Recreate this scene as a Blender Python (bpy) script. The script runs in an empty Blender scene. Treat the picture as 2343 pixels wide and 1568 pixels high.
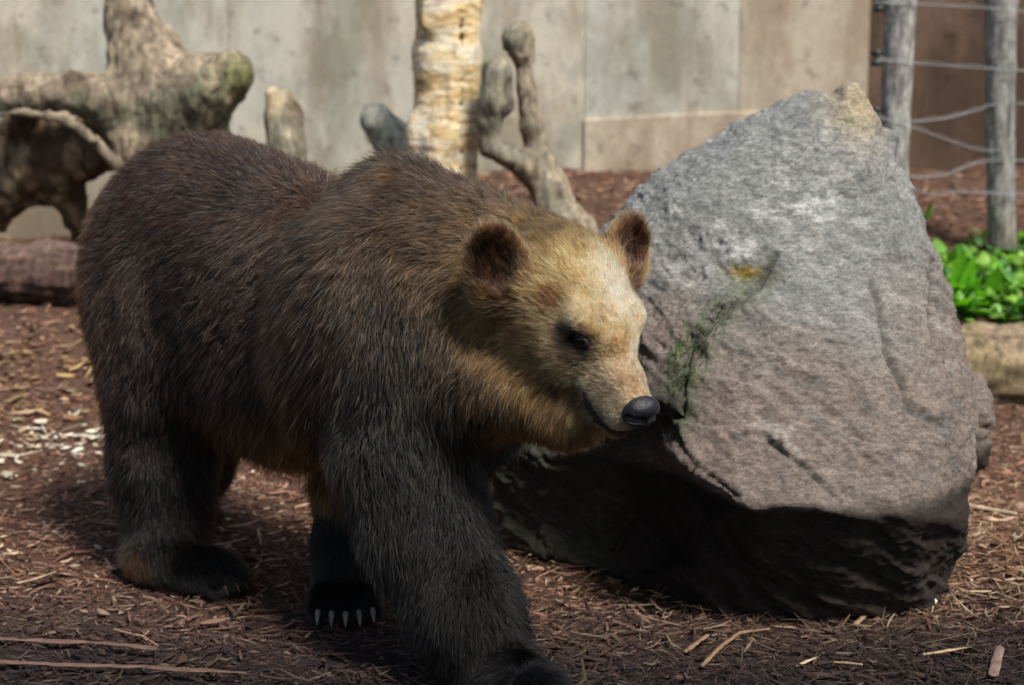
import bpy, bmesh, math, random, time
import numpy as np
from mathutils import Vector, Matrix, kdtree
from mathutils.geometry import delaunay_2d_cdt
T0 = time.time()
SC = bpy.context.scene
COL = SC.collection
random.seed(7)
RNG = np.random.default_rng(11)
R = math.radians

# ------------------------------------------------------------------ camera, light, exposure
CAM_H, PITCH, FPX, CU, CV = 1.70, R(11.9), 4035.0, 1171.5, 784.0
cam_d = bpy.data.cameras.new('camera')
cam = bpy.data.objects.new('camera', cam_d); COL.objects.link(cam)
cam.location = (0, 0, CAM_H); cam.rotation_euler = (R(90) - PITCH, 0, 0)
cam_d.sensor_width = 36.0; cam_d.lens = FPX * 36.0 / 2343.0
cam_d.clip_start = 0.05; cam_d.clip_end = 400
cam_d.dof.use_dof = True; cam_d.dof.focus_distance = 4.15; cam_d.dof.aperture_fstop = 2.5
SC.camera = cam

SUN = Vector((0.42, -0.60, 1.0)).normalized()
world = bpy.data.worlds.new('World'); SC.world = world; world.use_nodes = True
wn = world.node_tree; wn.nodes.clear()
sky = wn.nodes.new('ShaderNodeTexSky'); sky.sky_type = 'NISHITA'; sky.sun_disc = False
sky.sun_elevation = math.asin(SUN.z); sky.sun_rotation = math.atan2(SUN.x, SUN.y)
sky.air_density = 1.0; sky.dust_density = 2.5; sky.ozone_density = 1.0
bg = wn.nodes.new('ShaderNodeBackground'); bg.inputs['Strength'].default_value = 0.105
wo = wn.nodes.new('ShaderNodeOutputWorld')
wn.links.new(sky.outputs[0], bg.inputs[0]); wn.links.new(bg.outputs[0], wo.inputs[0])
sl = bpy.data.lights.new('sun', 'SUN'); sl.energy = 4.4; sl.angle = R(14.0); sl.color = (1.0, 0.95, 0.86)
sun = bpy.data.objects.new('sun', sl); COL.objects.link(sun)
sun.rotation_euler = SUN.to_track_quat('Z', 'Y').to_euler(); sun.location = (3, -3, 7)
SC.view_settings.view_transform = 'Standard'; SC.view_settings.look = 'None'
SC.view_settings.exposure = 0.47; SC.view_settings.gamma = 1.0
SC.view_settings.use_curve_mapping = False
SC.render.engine = 'CYCLES'
SC.cycles.max_bounces = 6; SC.cycles.diffuse_bounces = 3; SC.cycles.glossy_bounces = 3
SC.cycles.transmission_bounces = 4; SC.cycles.transparent_max_bounces = 6
SC.cycles.use_denoising = True
try: SC.cycles_curves.shape = 'RIBBONS'
except Exception: pass

# ------------------------------------------------------------------ helpers
cp, sp = math.cos(PITCH), math.sin(PITCH)
def W(u, v, Y):
    """point of the place seen at picture position u, v at distance Y from the camera's foot"""
    x = (u - CU) / FPX; y = (CV - v) / FPX
    d = np.array([x, cp + y * sp, -sp + y * cp])
    return np.array([0, 0, CAM_H]) + d * (Y / d[1])
def G(u, v, z=0.0):
    """point of the level z seen at picture position u, v"""
    x = (u - CU) / FPX; y = (CV - v) / FPX
    d = np.array([x, cp + y * sp, -sp + y * cp])
    return np.array([0, 0, CAM_H]) + d * ((z - CAM_H) / d[2])
def tag(o, label=None, cat=None, group=None, kind=None):
    if label: o['label'] = label
    if cat: o['category'] = cat
    if group: o['group'] = group
    if kind: o['kind'] = kind
    return o
def empty(name, loc=(0, 0, 0)):
    o = bpy.data.objects.new(name, None); COL.objects.link(o); o.location = tuple(float(a) for a in loc)
    o.empty_display_size = 0.1
    return o
def origin_of(o):
    return Vector(o.location) if o.parent is None else Vector((0, 0, 0))
def link(name, me, mat=None, parent=None, loc=None):
    o = bpy.data.objects.new(name, me); COL.objects.link(o)
    if mat is not None and len(me.materials) == 0: me.materials.append(mat)
    if parent is not None:
        o.parent = parent
        o.matrix_parent_inverse = Matrix.Translation(-Vector(origin_of(parent)))
    if loc is not None: o.location = tuple(float(a) for a in loc)
    return o
def mesh(name, V, F, smooth=True, colors=None, attrs=None):
    V = np.asarray(V, dtype=np.float32); me = bpy.data.meshes.new(name)
    if isinstance(F, np.ndarray):
        nf, k = F.shape
        me.vertices.add(len(V)); me.vertices.foreach_set('co', V.ravel())
        me.loops.add(nf * k); me.loops.foreach_set('vertex_index', F.astype(np.int32).ravel())
        me.polygons.add(nf)
        me.polygons.foreach_set('loop_start', np.arange(0, nf * k, k, dtype=np.int32))
        me.update(calc_edges=True)
    else:
        me.from_pydata([tuple(float(c) for c in v) for v in V], [], F)
    me.validate()
    me.polygons.foreach_set('use_smooth', np.full(len(me.polygons), smooth))
    if colors is not None and len(me.vertices) == len(V):
        a = me.color_attributes.new('col', 'FLOAT_COLOR', 'POINT')
        c = np.ones((len(V), 4), dtype=np.float32); c[:, :3] = colors
        a.data.foreach_set('color', c.ravel())
    me.update()
    return me

# vectorised gradient-free value noise
def _hash(ix, iy, iz, seed):
    h = (ix * 374761393 + iy * 668265263 + iz * 2147483647 + seed * 974634777) & 0xFFFFFFFF
    h = ((h ^ (h >> 13)) * 1274126177) & 0xFFFFFFFF
    return ((h ^ (h >> 16)) & 0xFFFF) / 65535.0
def vnoise(P, seed=0):
    P = np.asarray(P, dtype=np.float64)
    i = np.floor(P).astype(np.int64); f = P - i; f = f * f * (3 - 2 * f)
    out = 0
    for dx in (0, 1):
        wx = f[:, 0] if dx else 1 - f[:, 0]
        for dy in (0, 1):
            wy = f[:, 1] if dy else 1 - f[:, 1]
            for dz in (0, 1):
                wz = f[:, 2] if dz else 1 - f[:, 2]
                out = out + wx * wy * wz * _hash(i[:, 0] + dx, i[:, 1] + dy, i[:, 2] + dz, seed)
    return out * 2 - 1
def fbm(P, scale=1.0, octs=4, seed=0, gain=0.5, ridged=False):
    s = 0; a = 1; P = np.asarray(P) * scale; t = 0
    for o in range(octs):
        n = vnoise(P + 17.3 * o, seed + o)
        if ridged: n = 1 - 2 * np.abs(n)
        s = s + a * n; t += a; a *= gain; P = P * 2.03
    return s / t

# ---- implicit solids: tapered capsules and ellipsoids blended together, then meshed
class Prim:
    def __init__(s, kind, k=0.03, op='u', **kw):
        s.kind, s.k, s.op = kind, k, op; s.__dict__.update(kw)
        if kind == 'cap':
            s.a = np.array(s.a, float); s.b = np.array(s.b, float); r = max(s.ra, s.rb)
            s.lo = np.minimum(s.a, s.b) - r; s.hi = np.maximum(s.a, s.b) + r
        else:
            s.c = np.array(s.c, float); s.r = np.array(s.r, float)
            s.M = np.array(s.M, float) if getattr(s, 'M', None) is not None else np.eye(3)  # rows are the axes
            e = np.sqrt(((s.M.T * s.r) ** 2).sum(1)); s.lo = s.c - e; s.hi = s.c + e
    def dist(s, P):
        if s.kind == 'cap':
            ab = s.b - s.a; t = np.clip(((P - s.a) @ ab) / max(ab @ ab, 1e-9), 0, 1)
            return np.linalg.norm(P - s.a - t[:, None] * ab, axis=1) - (s.ra + (s.rb - s.ra) * t)
        q = (P - s.c) @ s.M.T
        k0 = np.linalg.norm(q / s.r, axis=1); k1 = np.linalg.norm(q / s.r ** 2, axis=1)
        return np.where(k0 < 1e-6, -s.r.min(), k0 * (k0 - 1) / np.maximum(k1, 1e-9))
FAR = 0.10
def smin(a, b, k):
    h = np.clip(0.5 + 0.5 * (b - a) / k, 0, 1)
    return b + (a - b) * h - k * h * (1 - h)
def eval_sdf(prims, P, warp=None):
    d = np.full(len(P), FAR)
    for p in prims:
        m = FAR + p.k
        idx = np.nonzero(np.all((P > p.lo - m) & (P < p.hi + m), axis=1))[0]
        if not len(idx): continue
        q = p.dist(P[idx])
        if p.op == 'u': d[idx] = smin(d[idx], q, p.k)
        else: d[idx] = -smin(-d[idx], q, p.k)
    if warp is not None:
        near = np.abs(d) < FAR * 0.9
        d[near] += warp(P[near])
    return d
def axis_pts(lo, hi, h, fine=None):
    pts = [lo]
    while pts[-1] < hi:
        s = h
        if fine:
            for (a, b, hf) in fine:
                if a <= pts[-1] <= b: s = min(s, hf)
        pts.append(pts[-1] + s)
    return np.array(pts)
def surface_nets(prims, h, warp=None, fine=(None, None, None), clip_lo=None, clip_hi=None, pad=0.03):
    u = [p for p in prims if p.op == 'u']
    lo = np.min([p.lo for p in u], axis=0) - pad; hi = np.max([p.hi for p in u], axis=0) + pad
    if clip_lo is not None: lo = np.maximum(lo, clip_lo)
    if clip_hi is not None: hi = np.minimum(hi, clip_hi)
    A = [axis_pts(lo[i], hi[i], h, fine[i]) for i in range(3)]
    n = [len(a) for a in A]
    D = np.full(n, FAR, dtype=np.float32)
    for p in prims:
        m = FAR * 0.6 + p.k
        s = [slice(max(0, np.searchsorted(A[i], p.lo[i] - m)), np.searchsorted(A[i], p.hi[i] + m)) for i in range(3)]
        X = np.stack(np.meshgrid(A[0][s[0]], A[1][s[1]], A[2][s[2]], indexing='ij'), -1)
        if X.size == 0: continue
        sh = X.shape[:3]; X = X.reshape(-1, 3)
        cur = D[s[0], s[1], s[2]].reshape(-1); q = p.dist(X)
        r = smin(cur, q, p.k) if p.op == 'u' else -smin(-cur, q, p.k)
        D[s[0], s[1], s[2]] = r.reshape(sh)
    if warp is not None:
        idx = np.nonzero(np.abs(D) < 0.06)
        X = np.stack([A[0][idx[0]], A[1][idx[1]], A[2][idx[2]]], -1)
        D[idx] += warp(X)
    # close at the borders
    D[0], D[-1], D[:, 0], D[:, -1], D[:, :, 0], D[:, :, -1] = FAR, FAR, FAR, FAR, FAR, FAR
    sgn = D < 0
    c = [sl_ for sl_ in (slice(0, -1), slice(1, None))]
    cnt = np.zeros([k - 1 for k in n], dtype=np.int8)
    for a in c:
        for b in c:
            for e in c: cnt += sgn[a, b, e]
    act = (cnt > 0) & (cnt < 8)
    ci = np.stack(np.nonzero(act), -1)
    vid = np.full(act.shape, -1, dtype=np.int64); vid[act] = np.arange(len(ci))
    acc = np.zeros((len(ci), 3)); num = np.zeros(len(ci))
    for ax in range(3):
        o = [k for k in range(3) if k != ax]
        for d1 in (0, 1):
            for d2 in (0, 1):
                p0 = ci.copy(); p0[:, o[0]] += d1; p0[:, o[1]] += d2
                p1 = p0.copy(); p1[:, ax] += 1
                v0 = D[p0[:, 0], p0[:, 1], p0[:, 2]]; v1 = D[p1[:, 0], p1[:, 1], p1[:, 2]]
                m = (v0 < 0) != (v1 < 0)
                t = np.where(m, v0 / np.where(m, v0 - v1, 1), 0)
                q = np.stack([A[i][p0[:, i]] for i in range(3)], -1)
                q[:, ax] += t * (A[ax][p1[:, ax]] - A[ax][p0[:, ax]])
                acc[m] += q[m]; num[m] += 1
    V = acc / num[:, None]
    F = []
    for ax in range(3):
        o = [(ax + 1) % 3, (ax + 2) % 3]
        s0 = [slice(None)] * 3; s1 = [slice(None)] * 3
        s0[ax] = slice(0, -1); s1[ax] = slice(1, None)
        a0, a1 = sgn[tuple(s0)], sgn[tuple(s1)]
        e = np.stack(np.nonzero(a0 != a1), -1)
        e = e[np.all(e[:, o] > 0, axis=1)]
        ok = (e[:, o[0]] < act.shape[o[0]]) & (e[:, o[1]] < act.shape[o[1]])
        e = e[ok]
        inside0 = sgn[e[:, 0], e[:, 1], e[:, 2]]
        q = []
        for (d1, d2) in ((0, 0), (1, 0), (1, 1), (0, 1)):
            k = e.copy(); k[:, o[0]] -= 1 - d1; k[:, o[1]] -= 1 - d2
            q.append(vid[k[:, 0], k[:, 1], k[:, 2]])
        q = np.stack(q, -1)
        q[~inside0] = q[~inside0][:, ::-1]
        q = q[np.all(q >= 0, axis=1)]
        F.append(q)
    return V, np.concatenate(F)
def project(prims, V, warp=None, it=2):
    e = 0.002
    for _ in range(it):
        d = eval_sdf(prims, V, warp)
        g = np.stack([eval_sdf(prims, V + np.eye(3)[i] * e, warp) - eval_sdf(prims, V - np.eye(3)[i] * e, warp) for i in range(3)], -1) / (2 * e)
        gl = np.maximum((g * g).sum(1), 0.1)
        V = V - np.clip(d / gl, -0.01, 0.01)[:, None] * g
    return V
def normals_of(V, F):
    if F.shape[1] == 4: fn = np.cross(V[F[:, 2]] - V[F[:, 0]], V[F[:, 3]] - V[F[:, 1]])
    else: fn = np.cross(V[F[:, 1]] - V[F[:, 0]], V[F[:, 2]] - V[F[:, 0]])
    N = np.zeros_like(V)
    for k in range(F.shape[1]):
        for i in range(3): N[:, i] += np.bincount(F[:, k], fn[:, i], len(V))
    return N / np.maximum(np.linalg.norm(N, axis=1), 1e-12)[:, None]
def chain(pts, radii, k=0.03, **kw):
    return [Prim('cap', a=pts[i], b=pts[i + 1], ra=radii[i], rb=radii[i + 1], k=k, **kw) for i in range(len(pts) - 1)]

# ---- materials
def new_mat(name):
    m = bpy.data.materials.new(name); m.use_nodes = True; nt = m.node_tree
    b = nt.nodes['Principled BSDF']
    return m, nt, b
class NB:
    """small node builder"""
    def __init__(s, nt): s.nt = nt
    def n(s, t, **kw):
        n = s.nt.nodes.new(t)
        for k, v in kw.items(): setattr(n, k, v)
        return n
    def l(s, a, b): s.nt.links.new(a, b)
    def coord(s, scale=(1, 1, 1), rot=(0, 0, 0)):
        c = s.n('ShaderNodeTexCoord'); m = s.n('ShaderNodeMapping')
        m.inputs['Scale'].default_value = scale; m.inputs['Rotation'].default_value = rot
        s.l(c.outputs['Object'], m.inputs[0]); return m.outputs[0]
    def noise(s, scale, detail=5, rough=0.55, vec=None, dist=0.0):
        t = s.n('ShaderNodeTexNoise'); t.inputs['Scale'].default_value = scale; t.inputs['Detail'].default_value = detail
        t.inputs['Roughness'].default_value = rough; t.inputs['Distortion'].default_value = dist
        if vec is not None: s.l(vec, t.inputs['Vector'])
        return t.outputs[0]
    def ramp(s, fac, stops, interp='LINEAR'):
        r = s.n('ShaderNodeValToRGB'); r.color_ramp.interpolation = interp; e = r.color_ramp.elements
        while len(e) > 1: e.remove(e[0])
        e[0].position = stops[0][0]; e[0].color = (*stops[0][1], 1) if not isinstance(stops[0][1], (int, float)) else (stops[0][1],) * 3 + (1,)
        for p, c in stops[1:]:
            x = e.new(p); x.color = (*c, 1) if not isinstance(c, (int, float)) else (c, c, c, 1)
        s.l(fac, r.inputs[0]); return r.outputs[0]
    def mix(s, fac, a, b, mode='MIX'):
        m = s.n('ShaderNodeMix', data_type='RGBA', blend_type=mode)
        for v, i in ((fac, 0), (a, 6), (b, 7)):
            if isinstance(v, bpy.types.NodeSocket): s.l(v, m.inputs[i])
            elif isinstance(v, (int, float)): m.inputs[i].default_value = v if i == 0 else (v, v, v, 1)
            else: m.inputs[i].default_value = (*v, 1)
        return m.outputs[2]
    def math(s, op, a, b=0.0):
        m = s.n('ShaderNodeMath', operation=op)
        for v, i in ((a, 0), (b, 1)):
            if isinstance(v, bpy.types.NodeSocket): s.l(v, m.inputs[i])
            else: m.inputs[i].default_value = v
        return m.outputs[0]
    def bump(s, h, strength=0.5, dist=0.01, normal=None):
        b = s.n('ShaderNodeBump'); b.inputs['Strength'].default_value = strength; b.inputs['Distance'].default_value = dist
        s.l(h, b.inputs['Height'])
        if normal is not None: s.l(normal, b.inputs['Normal'])
        return b.outputs[0]
    def vcol(s, name='col'):
        a = s.n('ShaderNodeAttribute', attribute_name=name); return a.outputs['Color']
def pmat(name, col, rough=0.7, spec=0.3, noise=0.0, nscale=30, bump=0.0, bscale=60, bdist=0.003, vec=(1, 1, 1)):
    m, nt, b = new_mat(name); nb = NB(nt)
    v = nb.coord(vec)
    c = nb.mix(nb.ramp(nb.noise(nscale, 4, 0.6, v), [(0.3, 0.0), (0.7, 1.0)]), tuple(x * (1 - noise) for x in col), tuple(min(1, x * (1 + noise)) for x in col))
    nb.l(c, b.inputs['Base Color']); b.inputs['Roughness'].default_value = rough
    b.inputs['Specular IOR Level'].default_value = spec
    if bump: nb.l(nb.bump(nb.noise(bscale, 5, 0.6, v), bump, bdist), b.inputs['Normal'])
    return m
def vmat(name, rough=0.85, spec=0.2, bump=0.3, bscale=80, bdist=0.003):
    m, nt, b = new_mat(name); nb = NB(nt)
    n = nb.noise(bscale, 5, 0.65, nb.coord())
    nb.l(nb.mix(0.6, nb.vcol(), nb.ramp(n, [(0.3, 0.45), (0.7, 1.0)]), 'MULTIPLY'), b.inputs['Base Color'])
    b.inputs['Roughness'].default_value = rough; b.inputs['Specular IOR Level'].default_value = spec
    nb.l(nb.bump(n, bump, bdist), b.inputs['Normal'])
    return m
FASTMESH = False; NOFUR = False
# ------------------------------------------------------------------ the ground
def ss(a, b, x):
    t = np.clip((x - a) / (b - a), 0, 1); return t * t * (3 - 2 * t)
def gz(x, y, fine=True):
    x = np.atleast_1d(np.asarray(x, float)); y = np.atleast_1d(np.asarray(y, float))
    t = ss(-1.6, .2, x)
    z = (1 - t) * .35 * ss(5.7, 7.2, y) + t * .70 * ss(6.3, 9.0, y)
    bed = ss(1.30, 1.5, x) * ss(6.90, 6.98, y)
    z = z * (1 - bed) + bed * (.31 + .20 * np.clip(y - 7, 0, 2.2))
    z = z + .06 * np.exp(-((x - 1.45) / .35) ** 2 - ((y - 4.75) / .5) ** 2)          # straw heaped beside the boulder
    if fine:
        P = np.stack([x, y, x * 0], 1)
        amp = .5 + .5 * ss(4.3, 5.5, y)
        z = z + amp * (.020 * fbm(P, 2.2, 3, 61) + .012 * fbm(P, 11, 3, 62)) + .05 * ss(6.8, 8.5, y) * fbm(P, 3.2, 3, 66)
    return z
def gpt(u, v):
    """point of the ground seen at picture position u, v"""
    z = 0.0
    for _ in range(12):
        p = G(u, v, z); z = .5 * z + .5 * float(gz(p[0], p[1])[0])
    return p
ax = np.concatenate([np.linspace(-20, -3.6, 26)[:-1], np.arange(-3.6, 3.6, .022), np.linspace(3.6, 20, 26)])
ay = np.concatenate([np.linspace(-8, 3.2, 24)[:-1], np.arange(3.2, 9.3, .022), np.linspace(9.3, 16, 12)])
X, Y = np.meshgrid(ax, ay, indexing='ij'); XY = np.stack([X.ravel(), Y.ravel()], 1)
Z = gz(XY[:, 0], XY[:, 1]); nx, ny = len(ax), len(ay)
I = np.arange(nx * ny).reshape(nx, ny)
F = np.stack([I[:-1, :-1], I[1:, :-1], I[1:, 1:], I[:-1, 1:]], -1).reshape(-1, 4)
m, nt, b = new_mat('mulch_soil'); nb = NB(nt); v = nb.coord()
n1 = nb.noise(9, 6, .65, v); n2 = nb.noise(70, 5, .7, nb.coord((1, 2.2, 1))); n3 = nb.noise(1.1, 3, .5, v)
c = nb.ramp(n2, [(.30, (.022, .012, .009)), (.48, (.075, .042, .028)), (.60, (.20, .11, .07)), (.74, (.30, .20, .135))])
c = nb.mix(nb.ramp(n1, [(.35, 0.0), (.65, .6)]), c, (.055, .030, .021)); c = nb.mix(nb.ramp(n3, [(.4, 0.0), (.7, .35)]), c, (.11, .062, .04))
sx = nb.n('ShaderNodeSeparateXYZ'); nb.l(v, sx.inputs[0])
c = nb.mix(nb.ramp(nb.math('DIVIDE', nb.math('ADD', sx.outputs[1], nb.math('MULTIPLY', n3, .5)), 10.0), [(.44, .85), (.53, 0.0)]), c, (.022, .018, .020))   # foreground shade painted dark into the soil
nb.l(c, b.inputs['Base Color']); b.inputs['Roughness'].default_value = .9; b.inputs['Specular IOR Level'].default_value = .25
nb.l(nb.bump(n2, .9, .012, nb.bump(n1, .6, .03)), b.inputs['Normal'])
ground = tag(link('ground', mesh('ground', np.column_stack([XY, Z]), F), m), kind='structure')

# loose mulch: slivers of wood and bark
def slivers(C, L, Wd, Th, yaw, pitch, roll, curve, cols, name, mat, seed=1):
    n = len(C); rg = np.random.default_rng(seed)
    ang = np.array([math.pi / 2, math.pi * 7 / 6, math.pi * 11 / 6])
    ca, sa = np.cos(ang), np.sin(ang)
    S = np.array([-1, 0.0, 1.0]); tw = np.array([.45, 1.0, .35])
    V = np.empty((n, 3, 3, 3))
    for i in range(3):
        for j in range(3):
            V[:, i, j, 0] = S[i] * L * .5
            V[:, i, j, 1] = ca[j] * Wd * .5 * tw[i] * (1 + .4 * rg.normal(0, 1, n)) + curve * L * (S[i] ** 2)
            V[:, i, j, 2] = sa[j] * Th * .5 * tw[i] + curve * L * .3 * (S[i] ** 2)
    def rot(V, a, i, j):
        c_, s_ = np.cos(a)[:, None, None], np.sin(a)[:, None, None]
        p, q = V[..., i].copy(), V[..., j].copy(); V[..., i] = c_ * p - s_ * q; V[..., j] = s_ * p + c_ * q
    rot(V, roll, 1, 2); rot(V, pitch, 0, 2); rot(V, yaw, 0, 1)
    V += C[:, None, None, :]
    base = []
    for i in range(2):
        for j in range(3):
            k = (j + 1) % 3; a, b_, c_, d_ = i * 3 + j, i * 3 + k, (i + 1) * 3 + k, (i + 1) * 3 + j
            base += [(a, b_, c_), (a, c_, d_)]
    base += [(0, 2, 1), (6, 7, 8)]
    base = np.array(base); F = (base[None] + 9 * np.arange(n)[:, None, None]).reshape(-1, 3)
    cv = np.repeat(cols, 9, axis=0)
    return link(name, mesh(name, V.reshape(-1, 3), F, smooth=False, colors=cv), mat)
chipm = vmat('wood_chips', .85, .2, .4, 260, .002)
def scatter(n, box, seed, lmean, wmean, pal, wts, name, dens=None, thin=1.0, tilt=.22, zoff=.0):
    rg = np.random.default_rng(seed)
    x = rg.uniform(box[0], box[1], n * 3); y = rg.uniform(box[2], box[3], n * 3)
    inside = np.abs(x) < (y * .315 + .25)
    pr = np.ones(len(x)) if dens is None else dens(x, y)
    k = np.nonzero(inside & (rg.random(len(x)) < pr))[0][:n]; x, y = x[k], y[k]; n = len(x)
    L = lmean * np.exp(rg.normal(0, .5, n)); Wd = wmean * np.exp(rg.normal(0, .45, n)); Th = Wd * rg.uniform(.25, .6, n) * thin
    z = gz(x, y) + Th * .4 + rg.random(n) ** 2 * .014 + zoff
    C = np.stack([x, y, z], 1)
    pal = np.array(pal); ci = rg.choice(len(pal), n, p=np.array(wts) / sum(wts))
    cols = pal[ci] * rg.uniform(.6, 1.25, n)[:, None]
    fore_shade = ss(4.95, 4.10, y + .25 * fbm(np.stack([x, y, x * 0], 1), 1.5, 2, 64)); cols = cols * (1 - .80 * fore_shade)[:, None] + np.array([.012, .012, .016]) * fore_shade[:, None]   # near chips take the foreground shade in their colour
    o = slivers(C, L, Wd, Th, rg.normal(0, 1.0, n) * (1.0), rg.normal(0, tilt, n), rg.uniform(-.8, .8, n), rg.normal(0, .07, n), cols, name, chipm, seed)
    return tag(o, kind='stuff')
PAL = [(.235, .120, .078), (.075, .038, .027), (.36, .205, .14), (.50, .33, .23), (.185, .083, .055), (.62, .46, .33)]
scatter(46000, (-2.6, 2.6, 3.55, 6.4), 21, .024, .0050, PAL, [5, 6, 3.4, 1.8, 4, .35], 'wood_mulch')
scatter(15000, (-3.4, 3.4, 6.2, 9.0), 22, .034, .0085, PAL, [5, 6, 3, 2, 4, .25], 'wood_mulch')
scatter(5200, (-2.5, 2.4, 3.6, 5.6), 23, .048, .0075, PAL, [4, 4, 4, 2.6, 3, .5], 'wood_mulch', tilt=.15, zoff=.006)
for_straw = lambda x, y: .10 + .9 * np.clip(np.exp(-((x - 1.5) / .5) ** 2 - ((y - 4.8) / .75) ** 2) + .8 * np.exp(-((x - .75) / .55) ** 2 - ((y - 4.22) / .22) ** 2), 0, 1)
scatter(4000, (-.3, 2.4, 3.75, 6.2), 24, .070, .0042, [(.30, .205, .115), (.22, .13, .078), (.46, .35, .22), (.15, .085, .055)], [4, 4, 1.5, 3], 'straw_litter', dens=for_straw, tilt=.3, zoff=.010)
pale = lambda x, y: np.clip(np.exp(-((x + 1.65) / .40) ** 2 - ((y - 6.05) / .16) ** 2) * 1.0, 0, 1)
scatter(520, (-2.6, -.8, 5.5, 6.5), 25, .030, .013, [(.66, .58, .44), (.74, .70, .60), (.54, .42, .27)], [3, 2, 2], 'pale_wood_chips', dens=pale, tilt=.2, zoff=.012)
sp_ = lambda x, y: .5 * (ss(4.6, 5.2, y))
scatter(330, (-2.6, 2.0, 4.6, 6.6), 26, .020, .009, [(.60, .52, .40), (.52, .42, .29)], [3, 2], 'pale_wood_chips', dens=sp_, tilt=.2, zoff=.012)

gold = lambda x, y: np.clip(np.exp(-((x + 1.9) / .6) ** 2 - ((y - 6.55) / .28) ** 2), 0, 1)
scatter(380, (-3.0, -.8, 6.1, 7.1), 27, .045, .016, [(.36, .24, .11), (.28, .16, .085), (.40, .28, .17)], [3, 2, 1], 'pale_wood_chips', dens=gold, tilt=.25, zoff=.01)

# ------------------------------------------------------------------ concrete wall of the enclosure
def conc(name, c1, c2, stain, green=.5):
    m, nt, b = new_mat(name); nb = NB(nt); v = nb.coord()
    big = nb.noise(.9, 4, .55, v); streak = nb.noise(2.6, 6, .65, nb.coord((1.3, 1, .45))); spot = nb.noise(9, 5, .7, v); fine_ = nb.noise(90, 4, .7, v)
    c = nb.mix(nb.ramp(nb.noise(5.5, 6, .72, nb.coord((1, 1, .85))), [(.44, 0.0), (.57, .65)]), c1, tuple(x * .66 for x in c2))
    c = nb.mix(nb.ramp(big, [(.42, 0.0), (.58, .7)]), c, c2)
    c = nb.mix(nb.ramp(streak, [(.46, 0.0), (.60, .8)]), c, stain)
    if green:
        c = nb.mix(nb.ramp(nb.noise(1.7, 5, .65, nb.coord((1.3, 1, .6), (0, 0, 1.2))), [(.50, 0.0), (.62, green)]), c, (.13, .145, .095))
        # damp rising from the soil
        sepz = nb.n('ShaderNodeSeparateXYZ'); nb.l(nb.coord(), sepz.inputs[0])
        h = nb.math('ADD', sepz.outputs[2], nb.math('MULTIPLY', spot, .5))
        c = nb.mix(nb.ramp(h, [(.75, .75), (1.35, 0.0)]), c, (.20, .155, .105))
    c = nb.mix(nb.ramp(spot, [(.56, 0.0), (.66, .6)]), c, tuple(x * .45 for x in stain))
    c = nb.mix(.35, c, nb.ramp(fine_, [(.38, .5), (.62, 1.0)]), 'MULTIPLY')
    nb.l(c, b.inputs['Base Color']); b.inputs['Roughness'].default_value = .85; b.inputs['Specular IOR Level'].default_value = .2
    nb.l(nb.bump(fine_, .4, .004, nb.bump(spot, .3, .01)), b.inputs['Normal'])
    return m
def box(x0, x1, y0, y1, z0, z1, bev=.006):
    bm = bmesh.new(); r = bmesh.ops.create_cube(bm, size=1)
    for q in bm.verts: q.co = Vector(((x0 + x1) / 2 + q.co.x * (x1 - x0), (y0 + y1) / 2 + q.co.y * (y1 - y0), (z0 + z1) / 2 + q.co.z * (z1 - z0)))
    if bev: bmesh.ops.bevel(bm, geom=list(bm.edges), offset=bev, segments=2, affect='EDGES', clamp_overlap=True)
    me = bpy.data.meshes.new('box'); bm.to_mesh(me); bm.free(); return me
WY = 9.0
def wx(u): return W(u, 200, WY)[0]
cA = conc('concrete_beige', (.50, .455, .36), (.44, .435, .385), (.27, .225, .165))
cB = conc('concrete_bluish', (.47, .465, .42), (.49, .465, .395), (.28, .24, .18), .4)
cC = conc('concrete_warm', (.47, .405, .315), (.41, .355, .28), (.27, .205, .145), .15)
cD = conc('render_brown', (.095, .060, .040), (.125, .082, .056), (.05, .030, .020), 0)
wall = tag(empty('concrete_wall', (0, WY, 0)), 'tall stained beige concrete panel wall behind the dead wood and boulder', 'wall')
edges = [-9.0, -5.6, wx(-60), wx(527), wx(1338), wx(1690), wx(1985)]
mats = [cA, cB, cA, cA, cB, cC]
for i in range(len(edges) - 1):   # wide cast panels
    link('panel', box(edges[i] + .0008, edges[i + 1] - .0008, WY - .001 * (i % 3), WY + .16, -.1, 3.2, .002), mats[i], wall)
link('wall_core', box(-9, edges[-1] - .01, WY + .17, WY + .30, -.1, 3.15, 0), cC, wall)
V = []; xs = np.linspace(wx(1338), wx(1985), 30)
ztop = W(1338, 272, WY)[2]; zmid = W(1650, 252, WY)[2]
for x in xs:
    t = (x - xs[0]) / (xs[-1] - xs[0]); zt = ztop + (zmid - ztop) * math.sin(t * 1.9) / 1.0
    V += [(x, WY - .016, .1), (x, WY - .016, zt - .010), (x, WY - .010, zt), (x, WY - .001, zt)]
F = np.array([(i * 4 + j, (i + 1) * 4 + j, (i + 1) * 4 + j + 1, i * 4 + j + 1) for i in range(len(xs) - 1) for j in range(3)])
link('plinth', mesh('plinth', V, F, smooth=False), conc('concrete_plinth', (.46, .395, .305), (.43, .365, .285), (.26, .20, .14), 0), wall)
bw = tag(empty('brown_wall', (3.2, WY + .1, 0)), 'dark brown rendered wall behind the wire fence at the right', 'wall')
link('wall_panel', box(edges[-1], 3.05, WY + .03, WY + .2, -.1, 3.2), cD, bw)
link('wall_panel', box(3.06, 7.0, WY + .03, WY + .2, -.1, 3.2), cD, bw)

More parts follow.
